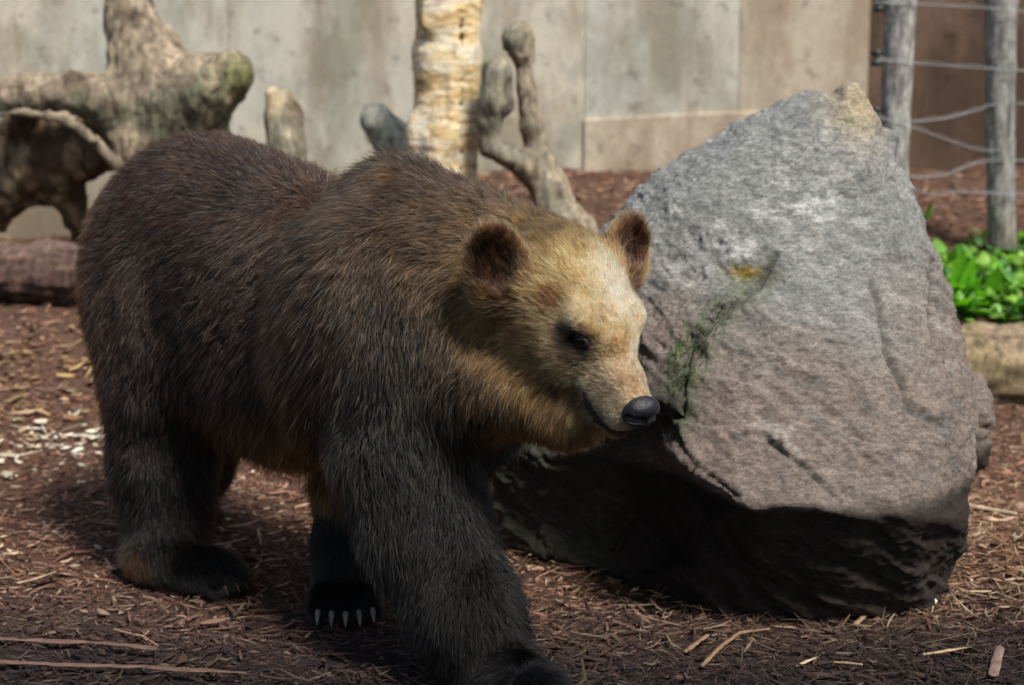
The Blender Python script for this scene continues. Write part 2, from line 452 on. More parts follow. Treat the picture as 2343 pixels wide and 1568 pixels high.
# unseen shelter roof over the camera, added to shade the nearest ground
RZ, RY = 2.75, 3.98 - .60 * 2.75
shm = pmat('added_roof_timber', (.16, .11, .07), .7, .3, .2, 20)
sh = tag(empty('added_shade_roof', (0, 0, 0)), 'unseen timber roof over the viewing side, added to shade the near ground', 'shelter')
for i in range(11):
    link('roof_plank', box(-5.5, 5.5, RY - .3 * (i + 1) + .004, RY - .3 * i - .004, RZ, RZ + .04, 0), shm, sh)
for x in (-5, 5):
    for y in (-.6, 1.4): link('roof_post', box(x - .06, x + .06, y - .06, y + .06, 0, RZ - .002, .005), shm, sh)
# ------------------------------------------------------------------ the boulder
FRONT_OUT = [(1405, 500, 5.05), (1450, 448, 5.05), (1520, 386, 5.08), (1620, 325, 5.12), (1690, 278, 5.12), (1740, 258, 5.12), (1800, 226, 5.12), (1850, 208, 5.12),
             (1900, 214, 5.08), (1940, 191, 5.02), (1966, 193, 5.02), (1990, 245, 5.00), (2010, 300, 5.00), (2042, 312, 5.02), (2046, 362, 4.98), (2080, 430, 4.96),
             (2112, 505, 4.92), (2142, 590, 4.86), (2167, 665, 4.80), (2187, 745, 4.74), (2207, 850, 4.66), (2222, 960, 4.58), (2231, 1060, 4.52), (2216, 1130, 4.47),
             (2211, 1190, 4.44), (2200, 1268, 4.54), (2164, 1338, 4.54), (2122, 1402, 4.49), (2040, 1410, 4.47), (1900, 1420, 4.44), (1650, 1400, 4.50), (1450, 1330, 4.71), (1300, 1288, 4.87),
             (1185, 1250, 4.99), (1134, 1150, 4.96), (1126, 1010, 4.90), (1180, 860, 5.05), (1290, 650, 5.10)]
FRONT_IN = [  # ridge under the darker top facet and the face
    (1985, 300, 4.90), (1925, 255, 4.92), (1885, 262, 4.93), (1800, 312, 4.92), (1690, 345, 4.93), (1560, 420, 4.93), (1450, 520, 4.92), (1400, 620, 4.86),
    (1990, 380, 4.80), (2030, 470, 4.80), (1850, 450, 4.76), (1650, 500, 4.78), (2070, 600, 4.72), (1900, 640, 4.60), (1700, 640, 4.64), (1550, 650, 4.72),
    (2120, 780, 4.58), (1980, 820, 4.46), (1800, 820, 4.45), (1640, 820, 4.50), (1500, 800, 4.62), (1430, 860, 4.66),
    (2160, 960, 4.42), (2000, 1000, 4.32), (1800, 1000, 4.32), (1660, 960, 4.36), (1560, 930, 4.42), (1478, 905, 4.50),
    (1560, 1040, 4.33), (1640, 1108, 4.27), (1720, 1166, 4.23), (1800, 1152, 4.22), (1880, 1162, 4.20), (1960, 1180, 4.22), (2050, 1180, 4.23), (2130, 1188, 4.27), (2190, 1188, 4.36),
    # undercut below the lip
    (1740, 1194, 4.27), (1860, 1188, 4.25), (1980, 1204, 4.26), (2100, 1210, 4.28), (1740, 1300, 4.40), (1920, 1310, 4.35), (2090, 1310, 4.38), (1620, 1200, 4.50), (1600, 1300, 4.50),
    # dark flank at the left
    (1492, 1000, 4.62), (1430, 1010, 4.66), (1556, 1085, 4.58), (1640, 1150, 4.54), (1480, 1180, 4.78), (1360, 1120, 4.82), (1270, 1040, 4.80), (1250, 1190, 4.95), (1380, 1235, 4.87), (1560, 1275, 4.72), (1360, 850, 4.75)]
def relief_solid(outl, inner, depth, shrink=.82, lift=0.0):
    pts = outl + inner; n = len(outl)
    uv = [Vector((p[0] / 1000, -p[1] / 1000)) for p in pts]
    ed = [(i, (i + 1) % n) for i in range(n)]
    vo, _, fo, ov, _, _ = delaunay_2d_cdt(uv, ed, [list(range(n))], 1, 1e-6)
    idx = [o[0] for o in ov]
    V = [W(*pts[i]) for i in idx]; F = [tuple(f) for f in fo]
    loop = [next(k for k, o in enumerate(ov) if i in o) for i in range(n)]
    c = np.mean([W(*p) for p in outl], axis=0); c2 = c + np.array([.10, depth, 0])
    back = []
    for i in range(n):
        p = W(*outl[i]); q = c2 + (p - c) * np.array([shrink, .55, shrink]); q[2] = max(q[2] + lift, -.05); back.append(len(V)); V.append(q)
    bc = len(V); V.append(c2 + np.array([.05, .12, 0]))
    for i in range(n):
        j = (i + 1) % n; F.append((loop[j], loop[i], back[i])); F.append((loop[j], back[i], back[j])); F.append((back[j], back[i], bc))
    return V, F
def voxel_mesh(V, F, size, extra=None):
    bm = bmesh.new(); vs = [bm.verts.new(tuple(float(x) for x in v)) for v in V]
    for f in F:
        try: bm.faces.new([vs[i] for i in f])
        except ValueError: pass
    bmesh.ops.recalc_face_normals(bm, faces=bm.faces)
    if extra:
        for (c, r) in extra:
            g = bmesh.ops.create_icosphere(bm, subdivisions=3, radius=1)
            for q in g['verts']: q.co = Vector((c[0] + q.co.x * r[0], c[1] + q.co.y * r[1], c[2] + q.co.z * r[2]))
    me = bpy.data.meshes.new('tmp'); bm.to_mesh(me); bm.free()
    o = bpy.data.objects.new('tmp', me); COL.objects.link(o)
    md = o.modifiers.new('r', 'REMESH'); md.mode = 'VOXEL'; md.voxel_size = size
    dg = bpy.context.evaluated_depsgraph_get(); m2 = bpy.data.meshes.new_from_object(o.evaluated_get(dg))
    bpy.data.objects.remove(o); bpy.data.meshes.remove(me)
    nv = len(m2.vertices); Vv = np.empty(nv * 3, np.float32); m2.vertices.foreach_get('co', Vv)
    m2.calc_loop_triangles(); Ff = np.empty(len(m2.polygons) * 4, np.int32)
    if len(m2.loops) == len(Ff): m2.loops.foreach_get('vertex_index', Ff); Ff = Ff.reshape(-1, 4)
    else:
        Ff = np.empty(len(m2.loop_triangles) * 3, np.int32); m2.loop_triangles.foreach_get('vertices', Ff); Ff = Ff.reshape(-1, 3)
    bpy.data.meshes.remove(m2)
    return Vv.reshape(-1, 3).astype(float), Ff
def to_pix(P):
    q = P - np.array([0, 0, CAM_H]); d = q[:, 1] * cp - q[:, 2] * sp; h = q[:, 1] * sp + q[:, 2] * cp
    return CU + FPX * q[:, 0] / d, CV - FPX * h / d
V, F = relief_solid(FRONT_OUT, FRONT_IN, .62)
V, F = voxel_mesh(V, F, .0066, [(W(2212, 958, 4.86), (.062, .10, .125)), (W(2215, 1010, 4.84), (.050, .08, .09))])
N = normals_of(V, F)
if ((V - V.mean(0)) * N).sum() < 0: F = F[:, ::-1]; N = -N
# stratified, chipped relief; the strata run down to the right
def strat(P):
    a = R(38); s_ = P[:, 0] * math.sin(a) + P[:, 2] * math.cos(a); t_ = P[:, 0] * math.cos(a) - P[:, 2] * math.sin(a)
    return np.stack([s_, t_, P[:, 1]], 1)
Q = strat(V)
ph = Q[:, 0] * 11 + 1.6 * fbm(V, 2.6, 3, 75); saw = ph - np.floor(ph); saw = np.minimum(saw / .86, (1 - saw) / .14)
terr = saw * np.clip(.5 + 1.5 * fbm(V, 3.1, 2, 76), 0, 1)
d = .004 * fbm(V, 3.5, 4, 71) + .015 * terr + (.006 + .010 * ss(1.05, .8, V[:, 2])) * fbm(Q * np.array([2.2, .8, 1.2]), 9, 4, 72, .55, True) + .007 * fbm(V * np.array([.7, 1, 1.3]), 34, 3, 73, .6, True)
pits = np.clip(fbm(Q * np.array([2.6, .6, 1]), 8, 3, 74) - .26, 0, 1); d -= .010 * pits
d += .0035 * fbm(V * np.array([.8, 1, 1.3]), 75, 3, 78, .65)
d *= .35 + .65 * ss(1.40, 1.26, V[:, 2])
d *= 1 - .65 * np.clip(1 - np.abs(V[:, 2] - .34) / .13, 0, 1) * (V[:, 1] < 4.8)
V = V + N * d[:, None]
# cracks along lines on the face, cut as grooves
def to_line(V, pts):
    """distance of points from a polyline in space"""
    L = np.array([W(*p) for p in pts]); best = np.full(len(V), 9.0)
    for i in range(len(L) - 1):
        ab = (L[i + 1] - L[i])[[0, 2]]; ap = V[:, [0, 2]] - L[i][[0, 2]]
        t = np.clip(ap @ ab / (ab @ ab), 0, 1); best = np.minimum(best, np.linalg.norm(ap - t[:, None] * ab, axis=1))
    return best + .004 * fbm(V, 40, 2, 77)
front = N[:, 1] < .2
cracks = [[(2025, 800, 4.5), (2060, 870, 4.45), (2080, 930, 4.42), (2140, 960, 4.4), (2165, 975, 4.4)], [(2000, 650, 4.6), (2010, 720, 4.6), (2022, 800, 4.55)],
          [(2140, 600, 4.8), (2120, 700, 4.7), (2135, 780, 4.6)], [(1760, 1010, 4.3), (1840, 1060, 4.3), (1900, 1120, 4.25)],
          [(1770, 575, 4.7), (1730, 640, 4.66), (1640, 720, 4.6), (1590, 790, 4.5), (1560, 860, 4.5), (1548, 930, 4.5)],
          [(1500, 940, 4.45), (1580, 1050, 4.33), (1680, 1130, 4.27)]]
groove = np.zeros(len(V))
for pl in cracks: groove = np.maximum(groove, np.exp(-(to_line(V, pl) / .0085) ** 2))
hollow = np.exp(-(((V - W(1712, 628, 4.64))[:, [0, 2]] / np.array([.075, .035])) ** 2).sum(1))
V = V - N * ((.020 * groove + .030 * hollow) * front)[:, None]
N = normals_of(V, F)
# colours of the stone: warm pink-brown low on the face, grey above, pale lichen bloom, moss in the crack
z = V[:, 2]; g1 = fbm(V, 2.4, 4, 81); g2 = fbm(Q * np.array([2.5, .8, 1]), 12, 6, 82, .62); g3 = fbm(V, 45, 3, 83)
col = np.array([.262, .272, .262]) * np.ones((len(V), 3))
def mixm(col, c, m): m = np.clip(m, 0, 1)[:, None]; return col * (1 - m) + np.array(c) * m
col = mixm(col, (.235, .185, .155), ss(1.0, .6, z + .25 * g1) * .9)
col = mixm(col, (.205, .155, .14), np.clip(1.1 - np.abs(V[:, 0] - .42) / .33, 0, 1) * ss(.95, .6, z) * .7)
pb = np.clip(fbm(V * np.array([.7, 1, 1.6]), 9, 6, 84, .68) * 4 - .3, 0, 1) * np.exp(-((V[:, 0] - .62) / .42) ** 2 - ((z - 1.12) / .26) ** 2) * 1.2
col = mixm(col, (.50, .50, .485), pb * np.clip(.6 + 1.6 * g3, 0, 1))
col = mixm(col, (.15, .15, .145), np.clip(-g2 * 3.2 - .5, 0, .6)); col = mixm(col, (.40, .38, .35), np.clip(g2 * 3 - .7, 0, .5))
ochre = np.exp(-(((V - W(1965, 235, 5.0))[:, [0, 2]] / np.array([.10, .10])) ** 2).sum(1)); col = mixm(col, (.40, .33, .215), ochre)
ora = np.exp(-(((V - W(1715, 628, 4.64))[:, [0, 2]] / np.array([.045, .018])) ** 2).sum(1)); col = mixm(col, (.34, .21, .03), ora * 1.2 * (g3 > -.3))
moss = np.exp(-(to_line(V, cracks[4]) / .045) ** 2) * ss(1.12, .8, z) + .8 * np.exp(-(((V - W(1560, 800, 4.55))[:, [0, 2]] / np.array([.06, .10])) ** 2).sum(1))
col = mixm(col, (.075, .105, .045), moss * np.clip(.55 + 1.4 * g1 + 1.5 * g3, 0, 1) * .75 * front)
col = mixm(col, (.05, .05, .045), groove * .5 * front)
dk = ss(.42, .36, z + .02 * g1); col = mixm(col, (.026, .018, .014), dk * .95)       # shade of the undercut painted into the foot
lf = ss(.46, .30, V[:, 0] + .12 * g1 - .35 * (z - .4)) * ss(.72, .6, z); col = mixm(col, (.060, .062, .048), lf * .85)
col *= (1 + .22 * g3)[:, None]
m, nt, b = new_mat('boulder_stone'); nb = NB(nt); v = nb.coord()
sc = nb.noise(95, 8, .86, nb.coord((.8, 1, 1.4))); s2 = nb.noise(24, 7, .72, nb.coord((.7, 1, 1.7), (0, R(38), 0)))
c = nb.mix(.8, nb.vcol(), nb.ramp(sc, [(.38, .34), (.5, .85), (.61, 1.5)]), 'MULTIPLY')
c = nb.mix(.55, c, nb.ramp(s2, [(.38, .55), (.60, 1.15)]), 'MULTIPLY')
nb.l(c, b.inputs['Base Color']); b.inputs['Roughness'].default_value = .8; b.inputs['Specular IOR Level'].default_value = .3
nb.l(nb.bump(sc, 1.0, .008, nb.bump(s2, .5, .010)), b.inputs['Normal'])
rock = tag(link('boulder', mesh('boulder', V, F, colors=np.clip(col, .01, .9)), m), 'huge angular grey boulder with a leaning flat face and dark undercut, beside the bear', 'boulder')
ROCKV, ROCKF = V, F
print('rock', len(V), round(time.time() - T0, 1))
# ------------------------------------------------------------------ the bear
HA = R(43)
bh = np.array([math.cos(HA), -math.sin(HA), 0.0]); bl = np.array([math.sin(HA), math.cos(HA), 0.0]); bu = np.array([0, 0, 1.0])
BO = W(432, 620, 5.0); BO[2] = 0
BM = np.stack([bh, bl, bu])
def B(f, l, z): return BO + f * bh + l * bl + z * bu
# head frame: f along the muzzle, l to the bear's left, u up
HB, HP = R(35), R(37)
hl = np.array([math.cos(HB), math.sin(HB), 0.0])
hf0 = np.array([math.sin(HB), -math.cos(HB), 0.0])
hf = hf0 * math.cos(HP) - bu * math.sin(HP)
hu = np.cross(hl, -hf); hu = hu if hu[2] > 0 else -hu
HM = np.stack([hf, hl, hu])
HO = W(1392, 760, 3.90)
def H(f, l, u): return HO + f * hf + l * hl + u * hu
def frame(fwd, up):
    fwd = np.array(fwd, float); fwd /= np.linalg.norm(fwd)
    up = np.array(up, float); up -= fwd * (up @ fwd); up /= np.linalg.norm(up)
    return np.stack([fwd, np.cross(up, fwd), up])
# colours of the coat
C_BODY = (0.038, 0.019, 0.010); C_RUMP = (0.045, 0.020, 0.010); C_SH = (0.052, 0.030, 0.016); C_HUMP = (0.046, 0.027, 0.015)
C_LEG = (0.0070, 0.0056, 0.0055); C_NECK = (0.075, 0.046, 0.020); C_TAN = (0.47, 0.285, 0.095); C_FORE = (0.80, 0.63, 0.37)
C_CHEEK = (0.34, 0.215, 0.095); C_JAW = (0.155, 0.086, 0.032); C_EARC = (0.050, 0.028, 0.018); C_MUZ = (0.66, 0.49, 0.31)
C_PAW = (0.034, 0.033, 0.038)
BP = []
def add(prims, col, ln, flow):
    for p in (prims if isinstance(prims, list) else [prims]):
        p.col = np.array(col); p.len = ln; p.flow = np.array(flow, float) / np.linalg.norm(flow); BP.append(p)
def ell(c, r, M=None, k=0.06, op='u'): return Prim('ell', c=c, r=r, M=M, k=k, op=op)
back = -bh
# torso
add(ell(B(-.01, 0, .85), (.32, .265, .335), BM, .10), C_RUMP, .036, back * .8 - bu * .6)
add(ell(B(.13, 0, 1.01), (.28, .22, .235), BM, .10), C_RUMP, .028, back - bu * .3)
add(ell(B(.36, 0, .865), (.40, .275, .330), BM, .08), C_BODY, .036, back * .7 - bu * .7)
add(ell(B(.45, 0, .68), (.42, .24, .27), BM, .10), C_BODY, .055, back * .2 - bu)
add(ell(B(.86, 0, .82), (.28, .27, .32), BM, .08), C_BODY, .050, back * .5 - bu)
add(ell(B(.875, 0, 1.035), (.185, .15, .195), frame(bh - bu * .15, bu), .05), C_HUMP, .050, back * .9 - bu * .35)
add(ell(B(1.02, 0, .70), (.22, .20, .24), BM, .08), C_LEG, .055, -bu)
# right shoulder and foreleg, reaching forward
add(ell(B(.86, -.17, .82), (.20, .15, .30), frame(bh * .9 - bu * .3, bu), .08), C_SH, .045, back * .45 - bu)
FL = [W(945, 790, 4.20), W(925, 1030, 4.20), W(972, 1215, 4.13), W(1062, 1395, 4.05), W(1155, 1570, 3.95)]
add(chain(FL, [.17, .160, .130, .114, .082], .06), C_LEG, .040, -bu + bh * .25)
PW = W(1222, 1740, 3.71); PW[2] = .055
pd = np.array([.66, -.75, 0])
add(chain([FL[-1], PW + np.array([0, 0, .03])], [.090, .082], .04), C_PAW, .030, pd * .3 - bu)
FR_P = frame(pd, bu)
add(ell(PW + pd * .07, (.145, .098, .058), FR_P, .03), C_PAW, .026, pd * .35 - bu)
def toes(c, d, n, w, ln, r, k=.015):
    s = np.cross(bu, d); out = []
    for i in range(n):
        t = (i - (n - 1) / 2) / ((n - 1) / 2)
        p = c + s * t * w + d * (ln - .02 * t * t)
        add(Prim('cap', a=c + s * t * w * .7 + d * (ln - .07) + bu * .01, b=p, ra=r, rb=r * .92, k=k), C_PAW if w > .065 else C_LEG, .014, d * .5 - bu)
        out.append((p + d * r * .75 + bu * r * .1, (d + s * t * .18)))
    return out
CL = []
CL += [(p, d, .062) for p, d in toes(PW + pd * .03 + bu * -.012, pd, 5, .078, .17, .027)]
# left foreleg, planted further back
LS = B(.86, .15, .70)
LP = W(790, 1396, 4.52); LP[2] = .05
LL = [LS, W(905, 960, 4.60), W(812, 1130, 4.57), W(800, 1250, 4.56), LP + np.array([.0, .05, .06])]
add(chain(LL, [.16, .125, .088, .078, .074], .05), C_LEG, .034, -bu)
ld = np.array([.10, -.995, 0])
add(ell(LP + ld * .02, (.10, .088, .052), frame(ld, bu), .03), (.018, .016, .017), .026, ld * .4 - bu)
CL += [(p, d, .046) for p, d in toes(LP + ld * .0 + bu * -.012, ld, 5, .070, .105, .025)]
# right hind leg
add(ell(B(.06, -.14, .70), (.235, .155, .30), frame(bh + bu * .2, bu), .08), C_RUMP, .040, back * .3 - bu)
HL = [W(385, 900, 4.88), W(375, 1060, 4.86), W(383, 1190, 4.84), W(392, 1270, 4.80)]
add(chain(HL, [.165, .128, .098, .088], .06), (.020, .009, .005), .040, -bu - bh * .1)
HF = W(400, 1305, 4.74); HF[2] = .06
hd = np.array([.88, -.47, 0])
add(ell(HF - hd * .05 + bu * .02, (.11, .085, .072), frame(hd, bu), .04), (.030, .017, .010), .020, -bu + hd)
add(ell(HF + hd * .10, (.14, .082, .055), frame(hd, bu), .04), C_LEG, .020, hd)
CL += [(p, d, .030) for p, d in toes(HF + hd * .08 + bu * -.018, hd, 5, .062, .14, .022)]
# left hind leg, behind
L2 = [B(.02, .13, .62), B(-.08, .14, .42), B(-.20, .15, .22), B(-.27, .15, .10)]
add(chain(L2, [.18, .12, .085, .078], .06), C_LEG, .035, -bu)
LF = B(-.27, .15, .055); ad = bh * .95 - bl * .3; ad /= np.linalg.norm(ad)
add(ell(LF + ad * .03, (.13, .08, .05), frame(ad, bu), .04), C_LEG, .02, ad)
toes(LF + ad * .0 + bu * -.012, ad, 5, .06, .12, .022)
# stub tail
add(chain([B(-.27, 0, .93), B(-.335, 0, .86)], [.05, .035], .04), C_RUMP, .05, -bu)
# neck and mane
NB0 = W(1165, 690, 4.19)
add(chain([B(.92, 0, .90), W(1045, 690, 4.30), NB0], [.255, .215, .175], .09), C_NECK, .045, -(hf0) * .6 - bu * .75)
add(ell(W(1075, 560, 4.30), (.19, .13, .125), frame(NB0 - B(.9, 0, 1.0), bu), .08), C_HUMP, .042, back * .8 - bu * .5)
add(ell(W(1110, 850, 4.12), (.15, .14, .15), None, .07), C_NECK, .048, -bu - hf0 * .35)
# head
bf = -hf
add(ell(H(-.170, 0, -.032), (.170, .137, .122), HM, .04), C_TAN, .023, bf)
add(ell(H(-.055, 0, -.005), (.115, .098, .062), HM, .035), C_FORE, .011, bf)
add(ell(H(-.020, 0, -.060), (.090, .080, .060), HM, .035), C_FORE, .010, bf)
for s in (-1, 1):
    add(ell(H(-.130, s * .090, -.090), (.125, .062, .100), HM, .04), C_CHEEK, .038, bf * .7 - bu * .6 + hl * s * .2)
    add(ell(H(-.045, s * .066, -.110), (.090, .045, .075), HM, .04), C_CHEEK, .016, bf * .8 - bu * .5 + hl * s * .1)
    add(ell(H(-.215, s * .112, -.105), (.095, .062, .125), HM, .05), C_CHEEK, .062, bf * .5 - bu * .9 + hl * s * .3)
    add(ell(H(-.038, s * .066, .016), (.055, .037, .036), HM, .018), C_FORE, .009, bf)        # brow
add(Prim('cap', a=H(-.03, 0, -.060), b=H(.100, 0, -.058), ra=.070, rb=.051, k=.03), C_MUZ, .008, bf)
add(Prim('cap', a=H(.095, 0, -.060), b=H(.160, 0, -.066), ra=.051, rb=.043, k=.02), C_MUZ, .006, bf)
for s in (-1, 1):                                                                                # flews
    add(Prim('cap', a=H(.060, s * .034, -.092), b=H(.160, s * .020, -.098), ra=.038, rb=.033, k=.02), C_MUZ, .006, bf - bu * .3)
add(Prim('cap', a=H(-.02, 0, -.165), b=H(.150, 0, -.142), ra=.066, rb=.030, k=.02), C_JAW, .014, bf * .5 - bu)
add(ell(H(.030, 0, -.185), (.085, .066, .062), HM, .04), C_JAW, .036, bf * .4 - bu)
add(ell(H(-.085, 0, -.180), (.12, .100, .105), HM, .05), C_JAW, .038, bf * .4 - bu)
add(ell(W(1200, 880, 4.03), (.125, .11, .100), None, .06), C_JAW, .036, bf * .4 - bu)
add(ell(W(1292, 950, 3.98), (.085, .07, .062), None, .05), C_JAW, .036, bf * .3 - bu)
# crest of the neck behind the ears
add(ell(W(1225, 600, 4.20), (.13, .12, .105), None, .06), (.17, .11, .055), .026, bf * .7 - bu * .2)
# mouth slit, eye sockets
for s in (-1, 1):
    c = chain([H(.078, s * .082, -.098), H(.105, s * .073, -.120), H(.140, s * .060, -.134), H(.172, s * .042, -.132), H(.196, 0, -.122)], [.006, .0085, .008, .007, .006], .008, op='s')
    for p in c: p.col, p.len, p.flow = np.array((.02, .015, .012)), .002, bf; BP.append(p)
    e = ell(H(.006, s * .082, -.002), (.024, .016, .017), HM, .012, 's'); e.col = np.array((.03, .02, .015)); e.len = .003; e.flow = bf; BP.append(e)
# ears
EARS = []
for s, pu, pv, py in ((-1, 1139, 604, 3.95), (1, 1433, 566, 4.10)):
    c = W(pu, pv, py)
    face = hf0 * .80 + hl * s * .45 + bu * .05
    if s > 0: face = hf0 * .90 + hl * .05 + bu * .05
    Mx = frame(face, bu * 1.0 + hl * s * .30)
    es = 1.0 if s < 0 else .80
    add(ell(c, (.030, .066 * es, .092 * es), Mx, .03), (.20, .135, .075), .024, Mx[2] * 1.0 - Mx[0] * .3)
    add(ell(c - Mx[2] * .06 + bf * .02, (.055, .055, .055), Mx, .04), C_NECK if s < 0 else C_TAN, .018, Mx[2])
    e = ell(c + Mx[0] * .030 + Mx[2] * .000, (.026, .050 * es, .070 * es), Mx, .015, 's'); e.col = np.array(C_EARC); e.len = .022; e.flow = Mx[2] - Mx[0] * .1
    BP.append(e); EARS.append((c, Mx))

fine = []
hc = H(-.05, 0, -.03)
HLO, HHI = hc - .30, hc + .30
hs = .0125 if FASTMESH else .0095
BV, BF = surface_nets(BP, hs, fine=[[(HLO[i], HHI[i], .0065)] for i in range(3)])
BV = project(BP, BV, it=2)
BV[:, 2] = np.maximum(BV[:, 2], 0.004)
print('bear mesh', len(BV), round(time.time() - T0, 1))

def coat(P):
    """colour, hair length, lie of the hair and bareness of the coat at points of the body"""
    D = np.stack([np.where(np.all((P > p.lo - .12) & (P < p.hi + .12), axis=1), np.abs(p.dist(P)), 9.0) for p in BP], 1)
    sgn = np.array([0.0 if p.op == 'u' else 0.0 for p in BP])
    scale = np.array([.035 if p.op == 'u' else .006 for p in BP])
    dm = D.min(1)
    w = np.exp(-np.maximum(D - dm[:, None], 0) / scale[None, :]) * np.exp(-np.where(scale < .01, D / .004, 0.0))
    w[:, scale < .01] *= 8; w[:, scale >= .01] += 1e-9
    w /= w.sum(1)[:, None]
    col = w @ np.stack([p.col for p in BP]); ln = w @ np.array([p.len for p in BP]); fl = w @ np.stack([p.flow for p in BP])
    q = (P - HO) @ HM.T                                # head frame coordinates
    f, l, u = q.T
    al = np.abs(l)
    headw = np.clip(1.25 - np.linalg.norm((q - np.array([-.08, 0, -.03])) / np.array([.30, .21, .22]), axis=1), 0, .25) / .25
    def blob(c, r, s=1.0):
        return np.clip(1.35 - np.linalg.norm((q - np.array(c)) / np.array(r), axis=1), 0, 1) * s
    def mixc(c, m):
        nonlocal col
        m = np.clip(m, 0, 1)[:, None]; col = col * (1 - m) + np.array(c) * m
    nz = fbm(P, 14, 3, 5)
    # grizzled, uneven colouring of the body
    body = 1 - headw
    n2 = fbm(P * np.array([1, 1, 1]), 7, 4, 9)
    col = col * (1 + body[:, None] * (.38 * n2[:, None])) * (1 + (headw * .35 * fbm(P * np.array([1, 1, 1.4]), 26, 3, 12))[:, None])
    qb = (P - BO) @ BM.T
    belly = np.exp(-((qb[:, 0] - .68) / .17) ** 2) * np.clip((.62 - qb[:, 2]) / .14, 0, 1) * np.clip(1 - (qb[:, 1] + .30) / .5, 0, 1)
    mixc((.36, .20, .07), belly * 1.3 * (qb[:, 2] > .30))
    ln = ln + .06 * np.clip(belly, 0, 1) * (qb[:, 2] > .36)
    edge = np.clip((-.20 - qb[:, 0]) / .12, 0, 1)
    mixc((.105, .045, .018), edge * .75)  # light glowing through the rump's rim, painted reddish
    mixc((.22, .10, .03), np.clip(1.3 - np.linalg.norm((P - W(318, 1295, 4.72)) / np.array([.06, .09, .05]), axis=1), 0, 1) * .8)
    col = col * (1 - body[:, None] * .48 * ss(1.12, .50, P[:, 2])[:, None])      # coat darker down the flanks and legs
    nk = np.clip(1.35 - np.linalg.norm((P - W(1020, 1040, 4.15)) / np.array([.12, .30, .30]), axis=1), 0, 1); mixc((.007, .005, .004), nk * .95)  # shadow under the neck and behind the elbow, painted black
    # head markings, the same on both sides
    for s in (-1, 1):
        mixc((.13, .062, .018), blob((-.098, s * .105, .004), (.036, .040, .060), 1.3))       # rusty patch before the ear
        mixc((.030, .022, .018), blob((.000, s * .085, -.012), (.054, .040, .038), 2.0))      # dark round the eye
        mixc((.055, .038, .026), blob((.010, s * .080, -.052), (.050, .034, .050), 1.1))     # dark below it
        mixc((.46, .33, .17), blob((-.150, s * .120, -.012), (.070, .04, .024), 1.1))
        mixc((.085, .042, .016), blob((-.085, s * .11, -.070), (.060, .06, .030), .8)); mixc((.07, .038, .016), blob((-.02, s * .09, -.145), (.06, .05, .030), .7))
        mixc((.06, .035, .018), blob((.05, s * .075, -.145), (.045, .04, .035), .7))
    mixc((.86, .74, .52), blob((-.07, .035, .055), (.10, .06, .05), .9))  # bright highlight painted into the bear's left forehead
    mixc((.13, .075, .03), headw * np.clip((-.205 - f) / .05, 0, 1) * np.clip(u / .1, 0, 1) * .6)
    mixc((.36, .25, .18), blob((.11, 0, -.04), (.08, .06, .05), .7))
    mixc((.05, .035, .028), blob((.180, 0, -.135), (.04, .05, .022), 1.0))
    for c, Mx in EARS:
        e = (P - c) @ Mx.T; sz = 1.0 if c[0] < -.02 else .84
        r_ = np.linalg.norm(e[:, 1:] / np.array([.060 * sz, .086 * sz]), axis=1)
        inn = np.clip((1.0 - r_) / .18, 0, 1) * (e[:, 0] > -.004) * (e[:, 0] < .08)
        out = np.clip((1.6 - r_) / .3, 0, 1) * (np.abs(e[:, 0]) < .06) * (e[:, 2] > -.06)
        below = np.clip(1.3 - np.linalg.norm(e / np.array([.10, .050 * sz, .075]) + np.array([-.2, 0, .95]), axis=1), 0, 1)  # cheek shadow under the ear, painted as dark fur
        mixc((.16, .10, .055), out * .6); mixc((.045, .026, .014), below * .85); mixc(C_EARC, inn * .97); ln = ln + .012 * inn
    bare = np.zeros(len(P))
    bare = np.maximum(bare, (np.linalg.norm((q - np.array([.200, 0, -.058])) / np.array([.030, .042, .042]), axis=1) < 1).astype(float))
    for s in (-1, 1):
        bare = np.maximum(bare, (np.linalg.norm((q - np.array([.010, s * .078, -.002])) / np.array([.024, .030, .018]), axis=1) < 1).astype(float))
    zlow = np.clip(1 - P[:, 2] / .05, 0, 1)
    ln = ln * (1 - .6 * zlow)
    return col, ln, fl, bare, headw

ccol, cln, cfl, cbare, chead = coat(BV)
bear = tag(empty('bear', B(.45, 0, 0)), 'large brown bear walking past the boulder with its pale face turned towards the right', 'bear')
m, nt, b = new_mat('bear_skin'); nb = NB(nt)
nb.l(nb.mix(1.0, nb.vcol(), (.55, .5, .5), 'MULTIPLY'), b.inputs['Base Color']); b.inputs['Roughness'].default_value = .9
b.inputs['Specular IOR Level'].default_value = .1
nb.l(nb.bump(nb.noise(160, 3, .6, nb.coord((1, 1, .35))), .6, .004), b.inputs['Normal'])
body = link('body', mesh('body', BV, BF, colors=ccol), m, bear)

# nose
def sdf_part(name, prims, h, mat, parent, col=None, warp=None, proj=1, pad=.03):
    V, F = surface_nets(prims, h, warp, pad=pad); V = project(prims, V, warp, proj)
    return link(name, mesh(name, V, F, colors=np.tile(np.array(col), (len(V), 1)) if col is not None else None), mat, parent)
nm, nt, b = new_mat('nose_skin'); nb = NB(nt)
b.inputs['Base Color'].default_value = (.010, .010, .013, 1); b.inputs['Roughness'].default_value = .36
vo = nb.n('ShaderNodeTexVoronoi'); vo.inputs['Scale'].default_value = 420; nb.l(nb.coord(), vo.inputs['Vector'])
nb.l(nb.bump(vo.outputs['Distance'], .7, .0014), b.inputs['Normal'])
NP = [ell(H(.192, 0, -.044), (.028, .043, .027), HM, .01), ell(H(.199, 0, -.070), (.024, .030, .026), HM, .01)]
for s in (-1, 1):
    NP.append(ell(H(.192, s * .026, -.060), (.026, .019, .022), HM, .008))
